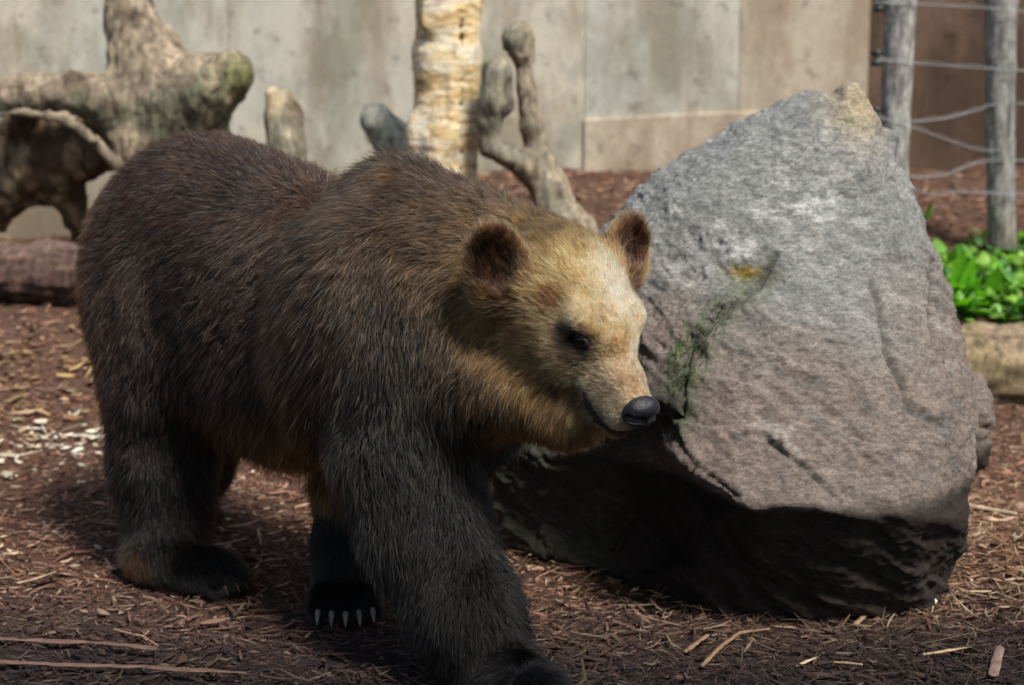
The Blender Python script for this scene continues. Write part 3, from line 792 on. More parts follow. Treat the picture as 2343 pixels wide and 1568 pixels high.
for s in (-1, 1):
    NP.append(Prim('cap', a=H(.222, s * .017, -.054), b=H(.202, s * .043, -.058), ra=.0115, rb=.008, k=.004, op='s'))
NP.append(Prim('cap', a=H(.229, 0, -.060), b=H(.222, 0, -.098), ra=.002, rb=.0025, k=.004, op='s'))
sdf_part('nose', NP, .0022, nm, bear)
lipm = pmat('lip_skin', (.028, .018, .016), .7, .2, .3, 90, .3, 200, .001)
LP_ = []
for s in (-1, 1):
    LP_ += chain([H(.080, s * .068, -.103), H(.103, s * .059, -.124), H(.138, s * .046, -.138), H(.168, s * .029, -.136), H(.182, 0, -.128)], [.005, .008, .008, .008, .008], .006)
sdf_part('lower_lip', LP_, .004, lipm, bear, proj=1)
em, nt, b = new_mat('eye_surface'); b.inputs['Base Color'].default_value = (.012, .007, .004, 1); b.inputs['Roughness'].default_value = .06
lidm = pmat('eyelid_skin', (.020, .015, .013), .5, .4, .2, 80)
for s in (-1, 1):
    c = H(.008, s * .0750, -.003)
    eye = sdf_part('eye', [ell(c, (.0150,) * 3, None, .001)], .0022, em, bear)
    Mx = frame(hf * .45 + hl * s * .9, hu)
    ring = [c + Mx[0] * .0075 + Mx[1] * .0145 * math.cos(t) + Mx[2] * .0095 * math.sin(t) for t in np.linspace(0, 2 * math.pi, 15)]
    sdf_part('eyelid', chain(ring, [.0045] * 15, .004), .0022, lidm, bear)
# claws: curved cones
clm = pmat('claw_horn', (.14, .12, .10), .4, .4, .35, 60)
clmd = pmat('dark_claw_horn', (.06, .045, .035), .5, .3, .3, 60)
for (p, d, L) in CL:
    d = d / np.linalg.norm(d); V = []; n = 7; K = 8; r0 = .0098 if L > .04 else .006
    for i in range(n):
        t = i / (n - 1); c = p + d * L * .62 * (t ** .85) - bu * (L * .55 * t ** 2.0) + bu * .008 * math.sin(t * 3.1)
        c = c + bu * max(0, .006 - c[2])
        r = r0 * (1 - t ** 2.2) ** .8 + .0010; s = np.cross(bu, d)
        for a in range(K): V.append(c + s * r * .8 * math.cos(2 * math.pi * a / K) + bu * r * 1.15 * math.sin(2 * math.pi * a / K))
    F = [(i * K + a, i * K + (a + 1) % K, (i + 1) * K + (a + 1) % K, (i + 1) * K + a) for i in range(n - 1) for a in range(K)]
    link('claw', mesh('claw', V, np.array(F)), clm if L > .04 else clmd, bear)

# the coat of hair
def make_fur():
    tri = np.concatenate([BF[:, [0, 1, 2]], BF[:, [0, 2, 3]]])
    a, b_, c = BV[tri[:, 0]], BV[tri[:, 1]], BV[tri[:, 2]]
    cr = np.cross(b_ - a, c - a); area = np.linalg.norm(cr, axis=1) / 2; cen = (a + b_ + c) / 3
    view = np.array([0, 0, CAM_H]) - cen; dist = np.linalg.norm(view, axis=1)
    vn = np.einsum('ij,ij->i', cr, view) / np.maximum(2 * area * dist, 1e-9)
    N = normals_of(BV, BF)
    lt = cln[tri].mean(1); ht = chead[tri].mean(1)
    dens = 1.0 / np.clip(lt / .03, .22, 1.3)           # shorter hair stands denser
    dens *= np.where(vn > -.25, 1.0, .22) * (1 + .6 * ht)   # the side turned to the rock and the wall carries less
    p = area * dens; p /= p.sum()
    n = NHAIR
    ti = np.random.default_rng(3).choice(len(tri), n, p=p); rg = np.random.default_rng(4)
    r1 = np.sqrt(rg.random(n)); r2 = rg.random(n)
    wts = np.stack([1 - r1, r1 * (1 - r2), r1 * r2], 1)
    T = tri[ti]
    P = (BV[T] * wts[:, :, None]).sum(1); Nn = (N[T] * wts[:, :, None]).sum(1); Nn /= np.linalg.norm(Nn, axis=1)[:, None]
    col = (ccol[T] * wts[:, :, None]).sum(1); ln = (cln[T] * wts).sum(1); fl = (cfl[T] * wts[:, :, None]).sum(1)
    bare = (cbare[T] * wts[:, :, None]).sum((1, 2)) if cbare.ndim > 1 else (cbare[T] * wts).sum(1)
    hd = (chead[T] * wts).sum(1)
    keep = (bare < .35) & (P[:, 2] > .012)
    P, Nn, col, ln, fl, hd = P[keep], Nn[keep], col[keep], ln[keep], fl[keep], hd[keep]; n = len(P)
    # lie of the hair
    wob = np.stack([fbm(P, 6, 2, 31), fbm(P, 6, 2, 32), fbm(P, 6, 2, 33)], 1)
    fl = fl + wob * (.55 * (1 - hd) + .15)[:, None]
    fl = fl - Nn * np.einsum('ij,ij->i', fl, Nn)[:, None]; fl /= np.maximum(np.linalg.norm(fl, axis=1), 1e-6)[:, None]
    fl = fl + rg.normal(0, .25, (n, 3)) * (1 - .4 * hd)[:, None]
    lift = (.54 + .24 * rg.random(n) + .15 * (fbm(P, 9, 2, 41))) * (1 - .42 * hd)
    ln = np.where(hd < .5, ln * .86, ln)
    L = ln * (.65 + .55 * rg.random(n)) * (1 + .22 * fbm(P, 11, 2, 44) * (1 - hd))
    L *= np.where(rg.random(n) < .04, 1.3, 1.0)
    K = 5; s = np.linspace(0, 1, K)
    S = np.empty((n, K, 3))
    for k in range(K):
        t = s[k]
        S[:, k] = P + (Nn * (lift * t * (1.35 - .55 * t))[:, None] + fl * (t * (.55 + .45 * t))) * L[:, None]
        S[:, k, 2] -= .16 * L * t * t
        S[:, k] += rg.normal(0, .010, (n, 3)) * L[:, None] * t * 1.5
    # tufts: tips gather towards guide hairs
    for (size, share, seed) in ((.042, .55, 51), (.020, .45, 53), (.009, .50, 52)):
        sz = size * np.clip(ln / .04, .30, 1.2)
        cell = size * .9 * np.clip(np.round(ln / .04 * 3) / 3, .34, 1.3)
        g = P / cell[:, None]; ib = np.floor(g).astype(np.int64); best = np.full(n, 9.0); off = np.zeros((n, 3)); rnd = np.zeros(n)
        for dx in (-1, 0, 1):
            for dy in (-1, 0, 1):
                for dz in (-1, 0, 1):
                    c0, c1, c2 = ib[:, 0] + dx, ib[:, 1] + dy, ib[:, 2] + dz
                    j = np.stack([_hash(c0, c1, c2, seed), _hash(c0, c1, c2, seed + 7), _hash(c0, c1, c2, seed + 13)], 1)
                    v = np.stack([c0, c1, c2], 1) + j - g; d = (v * v).sum(1); m_ = d < best
                    best[m_] = d[m_]; off[m_] = v[m_]; rnd[m_] = j[m_, 0]
        off = off * cell[:, None]; off -= Nn * np.einsum('ij,ij->i', off, Nn)[:, None]
        cl = share * (.5 + 1.0 * rnd) * np.clip(.6 + 1.2 * fbm(P, 5, 2, seed + 60), .15, 1.4) * (1 - .35 * hd)
        for k in range(K): S[:, k] += off * (cl * s[k] ** 1.3)[:, None]
        col = col * (1 + (.80 - .05 * hd)[:, None] * (rnd[:, None] - .5))
    S[:, :, 2] = np.maximum(S[:, :, 2], .003)
    rr = rg.random(n)
    frost = (rg.random(n) < .20) * (1 - .75 * hd)
    col = col * ((.50 + .62 * rr) * (1 - .30 * (1 - hd)) + frost * (.5 + .8 * rg.random(n)) * ss(.3, .8, P[:, 2]))[:, None] + (frost * rg.random(n))[:, None] * np.array([.27, .24, .20]) * (.12 + .88 * ss(.45, .95, P[:, 2]))[:, None]
    cv = bpy.data.hair_curves.new('fur')
    cv.add_curves([K] * n)
    (cv.attributes.get('position') or cv.attributes.new('position', 'FLOAT_VECTOR', 'POINT')).data.foreach_set('vector', S.astype(np.float32).ravel())
    rad = (.00053 * np.clip(ln / .03, .62, 1.15) * (.8 + .4 * rr))[:, None] * np.array([1.0, 1.0, .85, .6, .12])[None, :]
    ra = cv.attributes.get('radius') or cv.attributes.new('radius', 'FLOAT', 'POINT')
    ra.data.foreach_set('value', rad.astype(np.float32).ravel())
    ca = cv.attributes.new('haircol', 'FLOAT_VECTOR', 'CURVE')
    ca.data.foreach_set('vector', np.clip(col, .004, .9).astype(np.float32).ravel())
    fm = bpy.data.materials.new('fur_hair'); fm.use_nodes = True; nt = fm.node_tree; nt.nodes.clear(); nb = NB(nt)
    at = nb.n('ShaderNodeAttribute', attribute_name='haircol'); hi = nb.n('ShaderNodeHairInfo')
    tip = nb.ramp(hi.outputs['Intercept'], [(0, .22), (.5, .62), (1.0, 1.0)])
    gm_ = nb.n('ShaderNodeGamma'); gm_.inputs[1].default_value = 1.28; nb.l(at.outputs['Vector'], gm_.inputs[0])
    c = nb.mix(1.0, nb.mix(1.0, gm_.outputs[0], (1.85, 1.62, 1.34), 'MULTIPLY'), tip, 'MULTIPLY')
    hb = nb.n('ShaderNodeBsdfHairPrincipled'); 
    try: hb.model = 'CHIANG'
    except Exception: pass
    hb.parametrization = 'COLOR'
    nb.l(c, hb.inputs['Color']); hb.inputs['Roughness'].default_value = .34; hb.inputs['Radial Roughness'].default_value = .45
    try: hb.inputs['Coat'].default_value = 0.0
    except Exception: pass
    hb.inputs['Random Roughness'].default_value = .3; hb.inputs['IOR'].default_value = 1.44
    out = nb.n('ShaderNodeOutputMaterial'); nb.l(hb.outputs[0], out.inputs[0])
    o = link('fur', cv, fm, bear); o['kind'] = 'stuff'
    return n
NHAIR = 30000 if FASTMESH else 560000
if not NOFUR: print('hairs', make_fur(), round(time.time() - T0, 1))
# whiskers and chin hairs
# ------------------------------------------------------------------ dead wood
def rp(px, Y): return px * (Y * cp + .25) / FPX
def wc(pts, k=.05, **kw):
    P = [W(u, v, Y) for (u, v, Y, r) in pts]; rr = [rp(r, Y) for (u, v, Y, r) in pts]
    return chain(P, rr, k, **kw)
def bark_mat(name, rough=.85):
    m, nt, b = new_mat(name); nb = NB(nt)
    n = nb.noise(22, 6, .7, nb.coord((1.6, 1.6, .5))); f = nb.noise(110, 4, .7, nb.coord())
    c = nb.mix(.8, nb.vcol(), nb.ramp(n, [(.38, .32), (.5, .85), (.62, 1.35)]), 'MULTIPLY')
    c = nb.mix(.5, c, nb.ramp(f, [(.40, .55), (.60, 1.15)]), 'MULTIPLY')
    nb.l(c, b.inputs['Base Color']); b.inputs['Roughness'].default_value = rough; b.inputs['Specular IOR Level'].default_value = .25
    nb.l(nb.bump(f, .6, .006, nb.bump(n, .9, .018)), b.inputs['Normal'])
    return m
barkm = bark_mat('weathered_wood')
def wood(name, prims, h, label, cat, colf, warp=None, parent=None, mat=None, tagit=True):
    V, F = surface_nets(prims, h, warp); V = project(prims, V, warp, 1); N = normals_of(V, F)
    o = link(name, mesh(name, V, F, colors=np.clip(colf(V, N), .01, .9)), mat or barkm, parent)
    if label: tag(o, label, cat)
    return o
def wwarp(a1=.02, s1=4, a2=.008, s2=18, st=(1, 1, .45), seed=90):
    return lambda P: a1 * fbm(P, s1, 3, seed) + a2 * fbm(P * np.array(st), s2, 3, seed + 3, .5, True)
# gnarled stump at the left
p = wc([(284, -260, 7.9, 44), (292, -60, 7.85, 47), (302, 50, 7.8, 54), (340, 140, 7.75, 82), (385, 225, 7.7, 112)], .09)
p += wc([(390, 230, 7.7, 108), (470, 205, 7.6, 82), (528, 172, 7.55, 58)], .06)
p += wc([(-260, 260, 7.5, 46), (-60, 226, 7.55, 48), (60, 216, 7.6, 46), (170, 214, 7.6, 46), (260, 240, 7.65, 66), (350, 280, 7.7, 98)], .06)
p += wc([(330, 270, 7.7, 88), (312, 335, 7.6, 54), (292, 402, 7.55, 16)], .05)
p += wc([(420, 290, 7.7, 96), (450, 400, 7.75, 90), (440, 560, 7.8, 84), (420, 690, 7.8, 90)], .08)
p += wc([(-60, 262, 7.42, 10), (60, 258, 7.42, 12), (150, 272, 7.44, 13), (215, 320, 7.46, 13), (268, 380, 7.5, 12), (290, 408, 7.52, 10)], .02)
p += [ell(W(556, 176, 7.52), (rp(30, 7.5), rp(30, 7.5), rp(48, 7.5)), None, .04)]
p += [Prim('cap', a=W(380, 300, 7.45), b=W(395, 330, 7.45), ra=.035, rb=.03, k=.03, op='s'), Prim('cap', a=W(345, 360, 7.42), b=W(350, 400, 7.42), ra=.03, rb=.02, k=.03, op='s'),
      Prim('cap', a=W(500, 215, 7.42), b=W(510, 235, 7.42), ra=.025, rb=.015, k=.02, op='s')]
p2 = wc([(-220, 520, 7.95, 60), (-40, 470, 7.95, 62), (60, 395, 7.9, 74), (150, 350, 7.85, 72), (260, 330, 7.8, 60)], .08)
p2 += wc([(40, 330, 7.9, 40), (30, 300, 7.9, 34), (60, 260, 7.8, 40)], .06)
p2 += wc([(90, 390, 7.9, 66), (150, 425, 7.9, 44), (178, 500, 7.95, 24), (186, 570, 8.0, 18), (196, 660, 8.05, 24)], .05)
def col_l(V, N):
    n = fbm(V, 3.5, 4, 91); f = fbm(V * np.array([1, 1, .5]), 16, 4, 92)
    c = np.array([.28, .225, .16]) * np.ones((len(V), 3))
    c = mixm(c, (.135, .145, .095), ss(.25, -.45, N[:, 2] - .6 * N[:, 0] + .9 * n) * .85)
    c = mixm(c, (.52, .42, .28), np.clip(f * 2.2 - .25, 0, .8) * ss(.0, .4, V[:, 0] + 1.75 + .3 * n))
    u, v = V[:, 0], V[:, 2]
    cut = np.exp(-(((V - W(565, 180, 7.45)) / .11) ** 2).sum(1)); c = mixm(c, (.20, .21, .08), cut)
    c = mixm(c, (.09, .06, .04), np.clip(-f * 2.6 - .35, 0, .75))
    return c * (1 + .3 * f)[:, None]
def col_l2(V, N):
    n = fbm(V, 5, 4, 93); f = fbm(V * np.array([1.5, 1, .6]), 13, 4, 94)
    c = np.array([.10, .062, .038]) * np.ones((len(V), 3))
    c = mixm(c, (.42, .31, .19), np.clip(f * 2.6 - .15, 0, .8) * ss(.4, .8, V[:, 2])); c = mixm(c, (.11, .15, .085), np.clip(n * 1.8 + .1, 0, .8) * ss(-1.9, -2.1, V[:, 0]))
    return c
stump = tag(empty('dead_tree', W(430, 690, 7.8)), 'gnarled grey-brown dead tree with spreading limbs at the left of the wall', 'dead tree')
wood('trunk', p, .0125, None, None, col_l, lambda P: wwarp(.022, 4, .012, 15)(P) + .007 * fbm(P * np.array([1.6, 1, .5]), 34, 3, 99, .6, True), stump)
wood('root_mass', p2, .017, None, None, col_l2, wwarp(.04, 6, .022, 13, (1.4, 1, .7), 95), stump)
# reddish log lying at the left
def col_r(V, N):
    f = fbm(V * np.array([.35, 2, 2]), 14, 4, 96)
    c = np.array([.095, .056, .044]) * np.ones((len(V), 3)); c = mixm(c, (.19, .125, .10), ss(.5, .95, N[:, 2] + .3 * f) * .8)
    return mixm(c, (.07, .045, .04), np.clip(-f * 2, 0, .7))
p = wc([(-420, 612, 7.25, 62), (-120, 616, 7.22, 66), (120, 624, 7.2, 68), (330, 640, 7.15, 64), (470, 655, 7.1, 60)], .05)
wood('fallen_log', p, .014, 'reddish brown log lying on the mulch in front of the gnarled dead tree', 'log', col_r, lambda P: .035 * fbm(P, 3, 3, 97) + .020 * fbm(P * np.array([.3, 1, 1]), 22, 3, 98, .5, True))
# pale standing trunk
def trunk_warp(P):
    ridg = fbm(P * np.array([.9, .9, 4.2]), 11, 4, 101, .55)
    return +.004 * ridg + .004 * fbm(P, 5, 2, 102) + .004 * fbm(P * np.array([.8, .8, 3.0]), 34, 3, 105, .6, True)
def col_t(V, N):
    n = fbm(V * np.array([1, 1, .9]), 6, 4, 103); f = fbm(V * np.array([.8, .8, 4.0]), 13, 4, 104)
    c = np.array([.92, .68, .34]) * np.ones((len(V), 3))
    c = mixm(c, (.90, .84, .68), np.clip(f * 2 + .2, 0, .85)); c = mixm(c, (.46, .43, .42), np.clip(n * 3.0 - .5 - (V[:, 0] + .28) * 3, 0, .8))
    return mixm(c, (.26, .15, .07), np.clip(-f * 2.2 - .3, 0, .8))
p = wc([(1040, -420, 7.6, 66), (1030, -150, 7.6, 68), (1028, 0, 7.6, 70), (1022, 130, 7.6, 72), (1018, 300, 7.6, 73), (1012, 430, 7.6, 76), (1008, 580, 7.6, 82), (1005, 720, 7.6, 95)], .05)
p += wc([(1068, -300, 7.55, 26), (1072, 0, 7.55, 27), (1068, 250, 7.55, 24), (1064, 500, 7.55, 28)], .015)
p += [Prim('cap', a=W(1052, -200, 7.50), b=W(1050, 640, 7.50), ra=.010, rb=.010, k=.015, op='s')]
p += [ell(W(1000, 35, 7.47), (.07, .03, .09), None, .03), ell(W(955, 320, 7.55), (.05, .05, .12), None, .03)]
tr = tag(empty('bare_trunk', W(1005, 700, 7.6)), 'pale cream standing trunk with peeling bark in front of the concrete wall', 'tree trunk')
m, nt, b = new_mat('peeling_bark'); nb = NB(nt)
n = nb.noise(26, 7, .75, nb.coord((1, 1, 2.2)), .6); f = nb.noise(13, 5, .7, nb.coord((1.5, 1.5, .5)))
c = nb.mix(.9, nb.vcol(), nb.ramp(n, [(.34, .55), (.46, 1.0), (.62, 1.35)]), 'MULTIPLY')
c = nb.mix(nb.ramp(f, [(.54, 0.0), (.62, .6)]), c, (.42, .33, .22))
nb.l(c, b.inputs['Base Color']); b.inputs['Roughness'].default_value = .85; b.inputs['Specular IOR Level'].default_value = .2
nb.l(nb.bump(n, 1.0, .03), b.inputs['Normal'])
wood('trunk', p, .0115, None, None, col_t, trunk_warp, tr, m)
def col_s(V, N):
    n = fbm(V, 6, 4, 107); f = fbm(V * np.array([1.2, 1.2, .5]), 16, 4, 108)
    c = np.array([.30, .245, .175]) * np.ones((len(V), 3))
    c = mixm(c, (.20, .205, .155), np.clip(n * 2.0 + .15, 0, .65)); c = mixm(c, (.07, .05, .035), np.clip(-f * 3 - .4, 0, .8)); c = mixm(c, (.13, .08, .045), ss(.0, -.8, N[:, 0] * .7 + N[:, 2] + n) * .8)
    return mixm(c, (.48, .42, .30), np.clip(f * 2 - .3, 0, .7))
p = wc([(672, 640, 7.9, 44), (668, 480, 7.9, 42), (660, 330, 7.9, 36), (668, 260, 7.9, 26), (655, 222, 7.9, 20)], .04) + wc([(640, 350, 7.86, 30), (628, 270, 7.86, 24), (624, 218, 7.86, 21)], .03)
def col_c(V, N): c = col_s(V, N); return mixm(c, (.56, .46, .30), ss(W(620, 262, 7.86)[2], W(620, 232, 7.86)[2], V[:, 2]) * ss(-1.0, -1.06, V[:, 0]))
wood('broken_stub', p, .012, 'short upright mossy stub with a pale cut top, seen over the bear rump', 'stump', col_c, wwarp(.012, 6, .006, 20, seed=110))
p = wc([(1000, 640, 8.1, 66), (985, 480, 8.05, 60), (945, 385, 8.0, 52), (900, 320, 7.95, 48), (862, 276, 7.9, 40)], .03)
wood('leaning_stub', p, .012, 'grey green stub leaning left against the foot of the pale trunk', 'stump', lambda V, N: mixm(col_s(V, N), (.46, .50, .43), np.full(len(V), .75)), wwarp(.012, 6, .006, 20, seed=115))
p = wc([(1186, 84, 7.45, 34), (1192, 120, 7.45, 28), (1203, 200, 7.45, 24), (1216, 290, 7.45, 28), (1240, 370, 7.45, 34), (1262, 450, 7.45, 44), (1300, 540, 7.4, 66), (1320, 650, 7.4, 92), (1320, 720, 7.4, 100)], .035)
p += [ell(W(1181, 88, 7.45), (rp(38, 7.45), rp(36, 7.45), rp(36, 7.45)), None, .02)]
p += wc([(1140, 172, 7.40, 38), (1135, 230, 7.4, 38), (1120, 290, 7.4, 28), (1118, 335, 7.4, 24), (1160, 355, 7.4, 28), (1210, 385, 7.42, 34), (1250, 430, 7.45, 42)], .03)
p += [ell(W(1140, 160, 7.4), (rp(36, 7.4), rp(36, 7.4), rp(32, 7.4)), None, .02)]
wood('forked_stump', p, .012, 'forked dead stump with two rounded knobs between the pale trunk and the boulder', 'stump', col_s, lambda P: wwarp(.012, 7, .010, 18, (1, 1, .4), 118)(P) + .005 * fbm(P * np.array([1.5, 1.5, .4]), 40, 3, 119, .6, True))
# log that edges the raised bed
def col_b(V, N):
    f = fbm(V * np.array([.3, 2, 2]), 13, 4, 121); n = fbm(V, 5, 3, 122)
    c = np.array([.30, .22, .145]) * np.ones((len(V), 3)); c = mixm(c, (.12, .085, .065), np.clip(-f * 2.4 + .1, 0, .8)); c = mixm(c, (.24, .20, .09), np.clip(n * 2, 0, .5))
    return c
a, b_ = np.array([1.25, 6.82, .165]), np.array([4.6, 6.86, .19])
p = chain([a, np.array([2.2, 6.80, .17]), np.array([3.2, 6.85, .18]), b_], [.172, .178, .17, .175], .05)
wood('border_log', p, .017, 'weathered brown log edging the green plants at the right', 'log', col_b, lambda P: .03 * fbm(P, 3, 3, 123) + .018 * fbm(P * np.array([.3, 1, 1]), 20, 3, 124, .5, True))
print('wood', round(time.time() - T0, 1))

# ------------------------------------------------------------------ wire fence
def tube(name, pts, r, mat, parent, K=6):
    pts = [np.array(p, float) for p in pts]; V = []
    for i, p in enumerate(pts):
        t = pts[min(i + 1, len(pts) - 1)] - pts[max(i - 1, 0)]; t /= np.linalg.norm(t)
        a = np.cross(t, [0, 0, 1.0]) if abs(t[2]) < .9 else np.cross(t, [1.0, 0, 0]); a /= np.linalg.norm(a); b2 = np.cross(t, a)
        rr = r[i] if isinstance(r, (list, tuple, np.ndarray)) else r
        for k in range(K): V.append(p + rr * (a * math.cos(2 * math.pi * k / K) + b2 * math.sin(2 * math.pi * k / K)))
    F = [(i * K + k, i * K + (k + 1) % K, (i + 1) * K + (k + 1) % K, (i + 1) * K + k) for i in range(len(pts) - 1) for k in range(K)]
    F += [tuple(range(K))[::-1], tuple(range((len(pts) - 1) * K, len(pts) * K))]
    return link(name, mesh(name, V, F), mat, parent)
def col_p(V, N):
    f = fbm(V * np.array([2, 2, .25]), 22, 4, 131); n = fbm(V, 6, 3, 132)
    c = np.array([.36, .355, .33]) * np.ones((len(V), 3)); c = mixm(c, (.17, .16, .15), np.clip(-f * 2.4 - .1, 0, .8)); return mixm(c, (.21, .18, .13), ss(.75, .5, V[:, 2]) * .7)
fence = tag(empty('wire_fence', W(2050, 620, 7.5)), 'wire fence strung on two weathered grey posts behind the boulder', 'fence')
pw = lambda P: .004 * fbm(P * np.array([2, 2, .3]), 25, 3, 133, .5, True) + .003 * fbm(P, 9, 2, 134)
wood('post', wc([(2072, -260, 7.5, 37), (2060, 0, 7.5, 36), (2048, 300, 7.5, 34), (2036, 660, 7.5, 34)], .01), .010, None, None, col_p, pw, fence)
wood('post', wc([(2292, -260, 7.75, 38), (2290, 0, 7.75, 37), (2288, 300, 7.75, 33), (2294, 640, 7.75, 32)], .01), .010, None, None, lambda V, N: col_p(V, N) * .8, pw, fence)
wm, nt, b = new_mat('fence_wire'); b.inputs['Base Color'].default_value = (.30, .31, .33, 1); b.inputs['Metallic'].default_value = .3; b.inputs['Roughness'].default_value = .45
im = pmat('insulator_plastic', (.02, .022, .024), .5, .4)
def spl(pts, n=26):
    P = np.array([W(*p) for p in pts]); t = np.linspace(0, len(P) - 1, n); out = []
    for x in t:
        i = min(int(x), len(P) - 2); f = x - i
        p0, p1, p2, p3 = P[max(i - 1, 0)], P[i], P[i + 1], P[min(i + 2, len(P) - 1)]
        out.append(.5 * (2 * p1 + (p2 - p0) * f + (2 * p0 - 5 * p1 + 4 * p2 - p3) * f ** 2 + (3 * p1 - p0 - 3 * p2 + p3) * f ** 3))
    return out
for pts in ([(1996, 6, 7.42), (2099, 10, 7.44), (2240, 18, 7.6), (2380, 30, 7.7), (2600, 40, 7.9)], [(2002, 136, 7.42), (2091, 145, 7.44), (2240, 156, 7.6), (2380, 165, 7.7), (2600, 172, 7.9)],
            [(2000, 266, 7.42), (2085, 291, 7.44), (2160, 318, 7.5), (2236, 343, 7.6), (2290, 345, 7.7)], [(2070, 281, 7.5), (2160, 272, 7.55), (2236, 253, 7.6), (2290, 240, 7.7), (2500, 238, 7.9)],
            [(2060, 407, 7.5), (2160, 402, 7.55), (2195, 388, 7.6), (2240, 372, 7.62), (2300, 368, 7.7), (2500, 372, 7.9)], [(2060, 428, 7.44), (2090, 433, 7.46), (2131, 448, 7.5), (2190, 440, 7.6), (2360, 447, 7.7), (2600, 452, 7.9)]):
    c1 = spl(pts)
    tube('wire', c1, .0017, wm, fence, 5)
    tube('wire', [p + np.array([0, 0, .010 + .004 * math.sin(i * 1.7)]) for i, p in enumerate(c1)], .0010, wm, fence, 4)
for (u, v) in ((2012, 8), (2006, 132), (2004, 262)):
    c = W(u, v, 7.46); K = 12
    prof = [(-.035, .010), (-.035, .022), (-.02, .026), (-.012, .014), (.006, .014), (.012, .026), (.030, .024), (.036, .010)]
    Vv = [(c[0] - .0 + r * math.cos(a), c[1] + r * math.sin(a), c[2] + z_) for z_, r in prof for a in np.linspace(0, 2 * math.pi, K, endpoint=False)]
    Ff = [(i * K + k, i * K + (k + 1) % K, (i + 1) * K + (k + 1) % K, (i + 1) * K + k) for i in range(len(prof) - 1) for k in range(K)] + [tuple(range(K))[::-1], tuple(range((len(prof) - 1) * K, len(prof) * K))]
    link('insulator', mesh('insulator', Vv, Ff), im, fence)

# ------------------------------------------------------------------ green plants on the bed
def leafmat(name, c1, c2):
    m, nt, b = new_mat(name); nb = NB(nt)
    nb.l(nb.mix(.8, nb.vcol(), nb.ramp(nb.noise(30, 3, .6, nb.coord()), [(.3, .65), (.7, 1.15)]), 'MULTIPLY'), b.inputs['Base Color'])
    b.inputs['Roughness'].default_value = .45; b.inputs['Specular IOR Level'].default_value = .4
    tl = nb.n('ShaderNodeBsdfTranslucent'); nb.l(nb.mix(1.0, nb.vcol(), (1.3, 1.5, .5), 'MULTIPLY'), tl.inputs[0])
    mx = nb.n('ShaderNodeMixShader'); mx.inputs[0].default_value = .4; nb.l(b.outputs[0], mx.inputs[1]); nb.l(tl.outputs[0], mx.inputs[2])
    nb.l(mx.outputs[0], nt.nodes['Material Output'].inputs[0]); return m
lm = leafmat('green_leaf', None, None)
def leaf_mesh(base, L, Wd, yaw, lean, bend, col, fold=.25, n=7):
    """one leaf: blade arching out of its base, folded along a midrib"""
    V, F = [], []; d = np.array([math.cos(yaw), math.sin(yaw), 0]); s = np.array([-d[1], d[0], 0]); p = np.array(base, float); a = lean
    for i in range(n + 1):
        t = i / n; w = Wd * .5 * (math.sin(math.pi * min(1, .08 + t * .95)) ** .75) * (1 - .25 * t)
        fwd = d * math.sin(a) + bu * math.cos(a); nn = np.cross(s, fwd)
        V += [p - s * w + nn * w * fold, p, p + s * w + nn * w * fold]
        p = p + fwd * L / n; a += bend / n
    for i in range(n):
        for j in (0, 1): k = i * 3 + j; F.append((k, k + 1, k + 4, k + 3))
    return np.array(V), F
rg = random.Random(5)
def plant(loc, specs, label, col):
    e = tag(empty('broadleaf_plant', loc), label, 'plant', None)
    for (L, Wd, yaw, lean, bend) in specs:
        V, F = leaf_mesh(np.array(loc) + np.array([rg.uniform(-.01, .01), rg.uniform(-.01, .01), -.01]), L, Wd, yaw, lean, bend, col)
        c = np.array(col) * rg.uniform(.8, 1.2); link('leaf', mesh('leaf', V, np.array(F), colors=np.tile(c, (len(V), 1))), lm, e)
def bedpt(u, v, Y): p = W(u, v, Y); p[2] = float(gz(p[0], p[1])[0]); return p
GR = (.14, .40, .02)
plant(bedpt(2196, 680, 7.08), [(.30, .095, -1.9, .06, .15), (.27, .10, -1.2, .12, .3), (.22, .11, -.9, .35, .5), (.20, .09, -2.5, .45, .6), (.20, .10, -1.6, .7, .7), (.17, .08, -.2, .8, .4), (.20, .09, 1.4, .3, .4)],
      'tall broadleaf weed with upright bright green leaves close behind the boulder edge', GR)
plant(bedpt(2262, 690, 7.12), [(.22, .11, -1.3, .2, .4), (.18, .10, -.6, .5, .6), (.18, .10, -2.2, .6, .7), (.14, .08, 2.4, .7, .6), (.13, .08, 3.6, .9, .5)],
      'low broadleaf weed with spreading green leaves at the foot of the second post', GR)
plant(bedpt(2335, 690, 7.15), [(.18, .09, -1.2, .5, .5), (.15, .08, .3, .6, .6), (.16, .09, 2.8, .6, .7), (.14, .08, -2.4, .9, .5)],
      'broadleaf weed on the bed at the right edge of the view', (.07, .26, .04))
plant(bedpt(2122, 520, 8.2), [(.12, .03, -1.2, .2, .5), (.10, .025, .8, .5, .5), (.09, .025, 2.6, .4, .6)], 'small lone sprout on the dark soil beside the boulder top edge', (.10, .20, .03))
